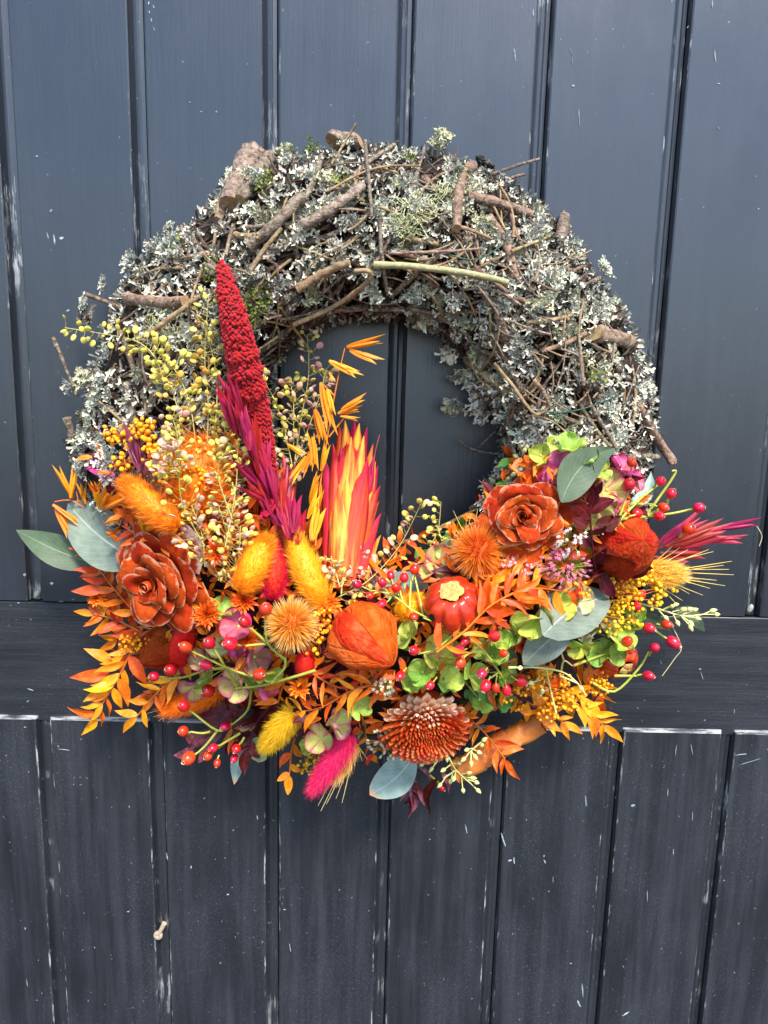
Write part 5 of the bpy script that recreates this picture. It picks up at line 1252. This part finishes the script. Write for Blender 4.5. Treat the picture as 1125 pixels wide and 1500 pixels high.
# seeded eucalyptus
seeded('seeded sprig of pale green buds at the right edge', [(925, 880), (965, 892), (1000, 902), (1045, 902)] and [[(925, 880), (965, 892), (1000, 902), (1030, 900)]], [(1043, 894, 1030, 900), (1050, 900, 1030, 900), (1022, 905, 1005, 903), (1012, 912, 1000, 903), (1012, 918, 998, 903), (992, 912, 985, 898), (1000, 893, 985, 896), (985, 888, 972, 893), (1010, 892, 992, 898), (975, 905, 965, 894), (965, 882, 955, 888), (990, 885, 972, 892), (1018, 893, 1000, 900)], .020)
seeded('seeded sprig of yellow green buds hanging at the bottom right', [[(640, 1090), (655, 1105), (668, 1128), (690, 1148)], [(655, 1105), (635, 1118)], [(668, 1128), (650, 1140)]], [(700, 1158, 690, 1148), (698, 1146, 686, 1142), (686, 1132, 676, 1134), (678, 1158, 676, 1138), (692, 1140, 680, 1138), (660, 1145, 664, 1128), (672, 1118, 664, 1118), (645, 1150, 655, 1135), (650, 1128, 660, 1120), (628, 1112, 640, 1112), (640, 1100, 646, 1096), (632, 1126, 640, 1116), (617, 1120, 635, 1116), (655, 1112, 655, 1106), (636, 1098, 645, 1096), (665, 1140, 668, 1130)], .022)
seeded('small seeded sprig beside the bark curl', [[(712, 1082), (695, 1095), (684, 1106)]], [(680, 1112, 686, 1104), (690, 1118, 690, 1100), (706, 1092, 700, 1092), (702, 1102, 694, 1098), (684, 1098, 692, 1096), (708, 1084, 704, 1088), (695, 1108, 690, 1100)], .036)
seeded('tiny yellow green buds against the twigs above the right wooden rose', [[(790, 700), (770, 685), (755, 672)], [(775, 690), (765, 660)]], [(762, 652, 765, 662), (768, 660, 767, 668), (748, 682, 758, 676), (742, 690, 756, 680), (756, 668, 762, 672), (772, 655, 768, 664), (745, 700, 758, 690), (752, 695, 764, 690)], .012)
seeded('bare pale yellow branching sprig over the amber beads', [[(745, 978), (790, 978), (825, 985), (845, 1000), (858, 1018)], [(800, 980), (806, 1010), (815, 1045)], [(822, 984), (826, 968), (838, 975)], [(845, 1000), (820, 990)], [(826, 968), (822, 955)]], [(822, 950, 823, 958), (780, 1005, 790, 990), (794, 1012, 798, 995), (778, 1000, 792, 996), (762, 978, 772, 978), (852, 1008, 848, 1004), (790, 1020, 803, 1008)], .046, stemm=M_SEED)

# rose hips
hips('spray of red rose hips on long curving stems across the pink florets on the left', [[(462, 982), (429, 992), (384, 1004), (348, 1008), (318, 1013)], [(417, 962), (417, 978), (402, 995)], [(402, 985), (370, 990), (333, 978), (283, 955)], [(348, 1008), (330, 977), (313, 950)], [(333, 978), (300, 982), (269, 992), (238, 994)], [(417, 965), (392, 942), (389, 905)], [(392, 942), (367, 920)], [(390, 943), (360, 946)]],
     [(389, 892, 11, 389, 906), (358, 911, 10.5, 368, 922), (337, 943, 11, 352, 945), (306, 942, 10.5, 314, 952), (272, 948, 10.5, 284, 956), (302, 974, 10, 316, 980), (250, 981, 11.5, 262, 985), (225, 991, 11, 238, 994), (380, 988, 11, 368, 990), (305, 1012, 13, 320, 1012)], .046)
hips('drooping spray of red rose hips at the lower left edge', [[(368, 1008), (363, 1040), (338, 1063)], [(338, 1063), (318, 1070), (280, 1042)], [(320, 1068), (298, 1074), (280, 1072)], [(320, 1068), (303, 1090), (288, 1104)], [(352, 1074), (322, 1092)], [(358, 1080), (352, 1090)]],
     [(269, 1034, 12, 281, 1043), (268, 1071, 10, 281, 1072), (330, 1064, 9, 340, 1060), (276, 1111, 12, 288, 1103), (312, 1096, 9, 322, 1092), (304, 1108, 9, 312, 1104), (318, 1118, 8, 321, 1106), (346, 1097, 9, 352, 1088), (343, 1111, 7, 348, 1104)], .036)
hips('cluster of red rose hips above the large lantern husk', [[(690, 930), (650, 915), (606, 895), (575, 872), (545, 865)], [(580, 872), (572, 848)], [(590, 882), (585, 862)], [(600, 890), (602, 850)], [(620, 900), (607, 842)]],
     [(523, 856, 7, 545, 866), (542, 872, 7, 555, 868), (560, 853, 8, 568, 868), (572, 843, 7, 576, 862), (592, 846, 8, 592, 862), (607, 834, 8, 604, 850), (580, 861, 7.5, 584, 872), (560, 884, 7, 572, 876), (606, 904, 8, 600, 892)], .040, stemm=M_STEM, sw=1.7)
hips('scattered red rose hips among the yellow green florets right of centre', [[(745, 1010), (725, 975), (700, 945), (668, 925), (620, 905)], [(730, 985), (712, 998)], [(705, 950), (676, 962)], [(725, 975), (745, 960)], [(668, 925), (640, 950), (612, 958)]],
     [(606, 953, 9, 616, 956), (586, 990, 8, 596, 978), (630, 1004, 7, 640, 992), (671, 954, 9.5, 684, 950), (674, 971, 9, 686, 958), (682, 939, 7, 690, 934), (706, 987, 9, 714, 978), (711, 1005, 9, 718, 990), (726, 1008, 8, 728, 990), (723, 1033, 10, 726, 1012), (724, 932, 9, 716, 944), (737, 957, 7, 728, 962), (763, 998, 9, 748, 990), (742, 1011, 9, 740, 996)], .046, sw=1.6)
hips('red rose hips fanning out at the lower right against the door', [[(868, 1000), (900, 1013), (935, 980), (950, 955)], [(840, 975), (880, 960), (915, 945), (925, 895)], [(915, 925), (950, 920), (975, 935)], [(900, 990), (935, 990)], [(912, 895), (912, 870)]],
     [(938, 872, 10, 928, 890), (933, 888, 9, 924, 900), (910, 856, 8, 912, 872), (951, 920, 10, 936, 918), (977, 915, 9.5, 962, 914), (986, 941, 10.5, 972, 932), (959, 949, 9.5, 951, 960), (950, 990, 10, 934, 989), (919, 940, 10, 912, 946), (921, 952, 9, 910, 956)], .034)
hips('red rose hips rising at the upper right above the crumpled lantern', [[(900, 775), (915, 735), (925, 690)], [(905, 765), (935, 733), (962, 712)], [(912, 760), (945, 757), (985, 752), (1012, 746)], [(925, 738), (950, 738), (965, 743)], [(945, 757), (975, 715), (985, 700), (990, 690), (984, 690)], [(940, 760), (975, 740), (978, 728)]],
     [(925, 677, 9, 924, 692), (921, 710, 11.5, 916, 728), (968, 705, 9, 955, 716), (983, 723, 9, 976, 734), (972, 743, 9, 958, 740), (966, 756, 9, 950, 757), (933, 752, 9, 922, 756), (1024, 744, 10.5, 1006, 748), (1009, 775, 11.5, 995, 786)], .036)
hips('three red berries half hidden behind the leaves at the very bottom', [[(610, 1110), (600, 1140), (565, 1158)], [(602, 1135), (612, 1152)], [(610, 1120), (645, 1148)]], [(562, 1162, 7, 572, 1154), (612, 1162, 9, 610, 1150), (648, 1154, 8, 640, 1146)], .010, group='rose hip sprays')

# loose cobweb threads and a straw on the door at the right
def thread(label, pts, d, wpx, mt):
    q = smooth([C(x, y, d) for x, y in pts], 5); T = Thing('plant_fibre', label, 'fibre', q[0]); mb = MB(); mb.tube(q, wpx*S(.05), 4); T.part('strand', mb, [mt])
thread('thin grey fibre dangling from a rose hip at the lower right', [(985, 918), (998, 948), (988, 965), (970, 990)], .04, .7, STRAW)
thread('thin hooked fibre beside the magenta oats at the right edge', [(1108, 770), (1116, 785), (1112, 800)], .03, .6, STRAW)
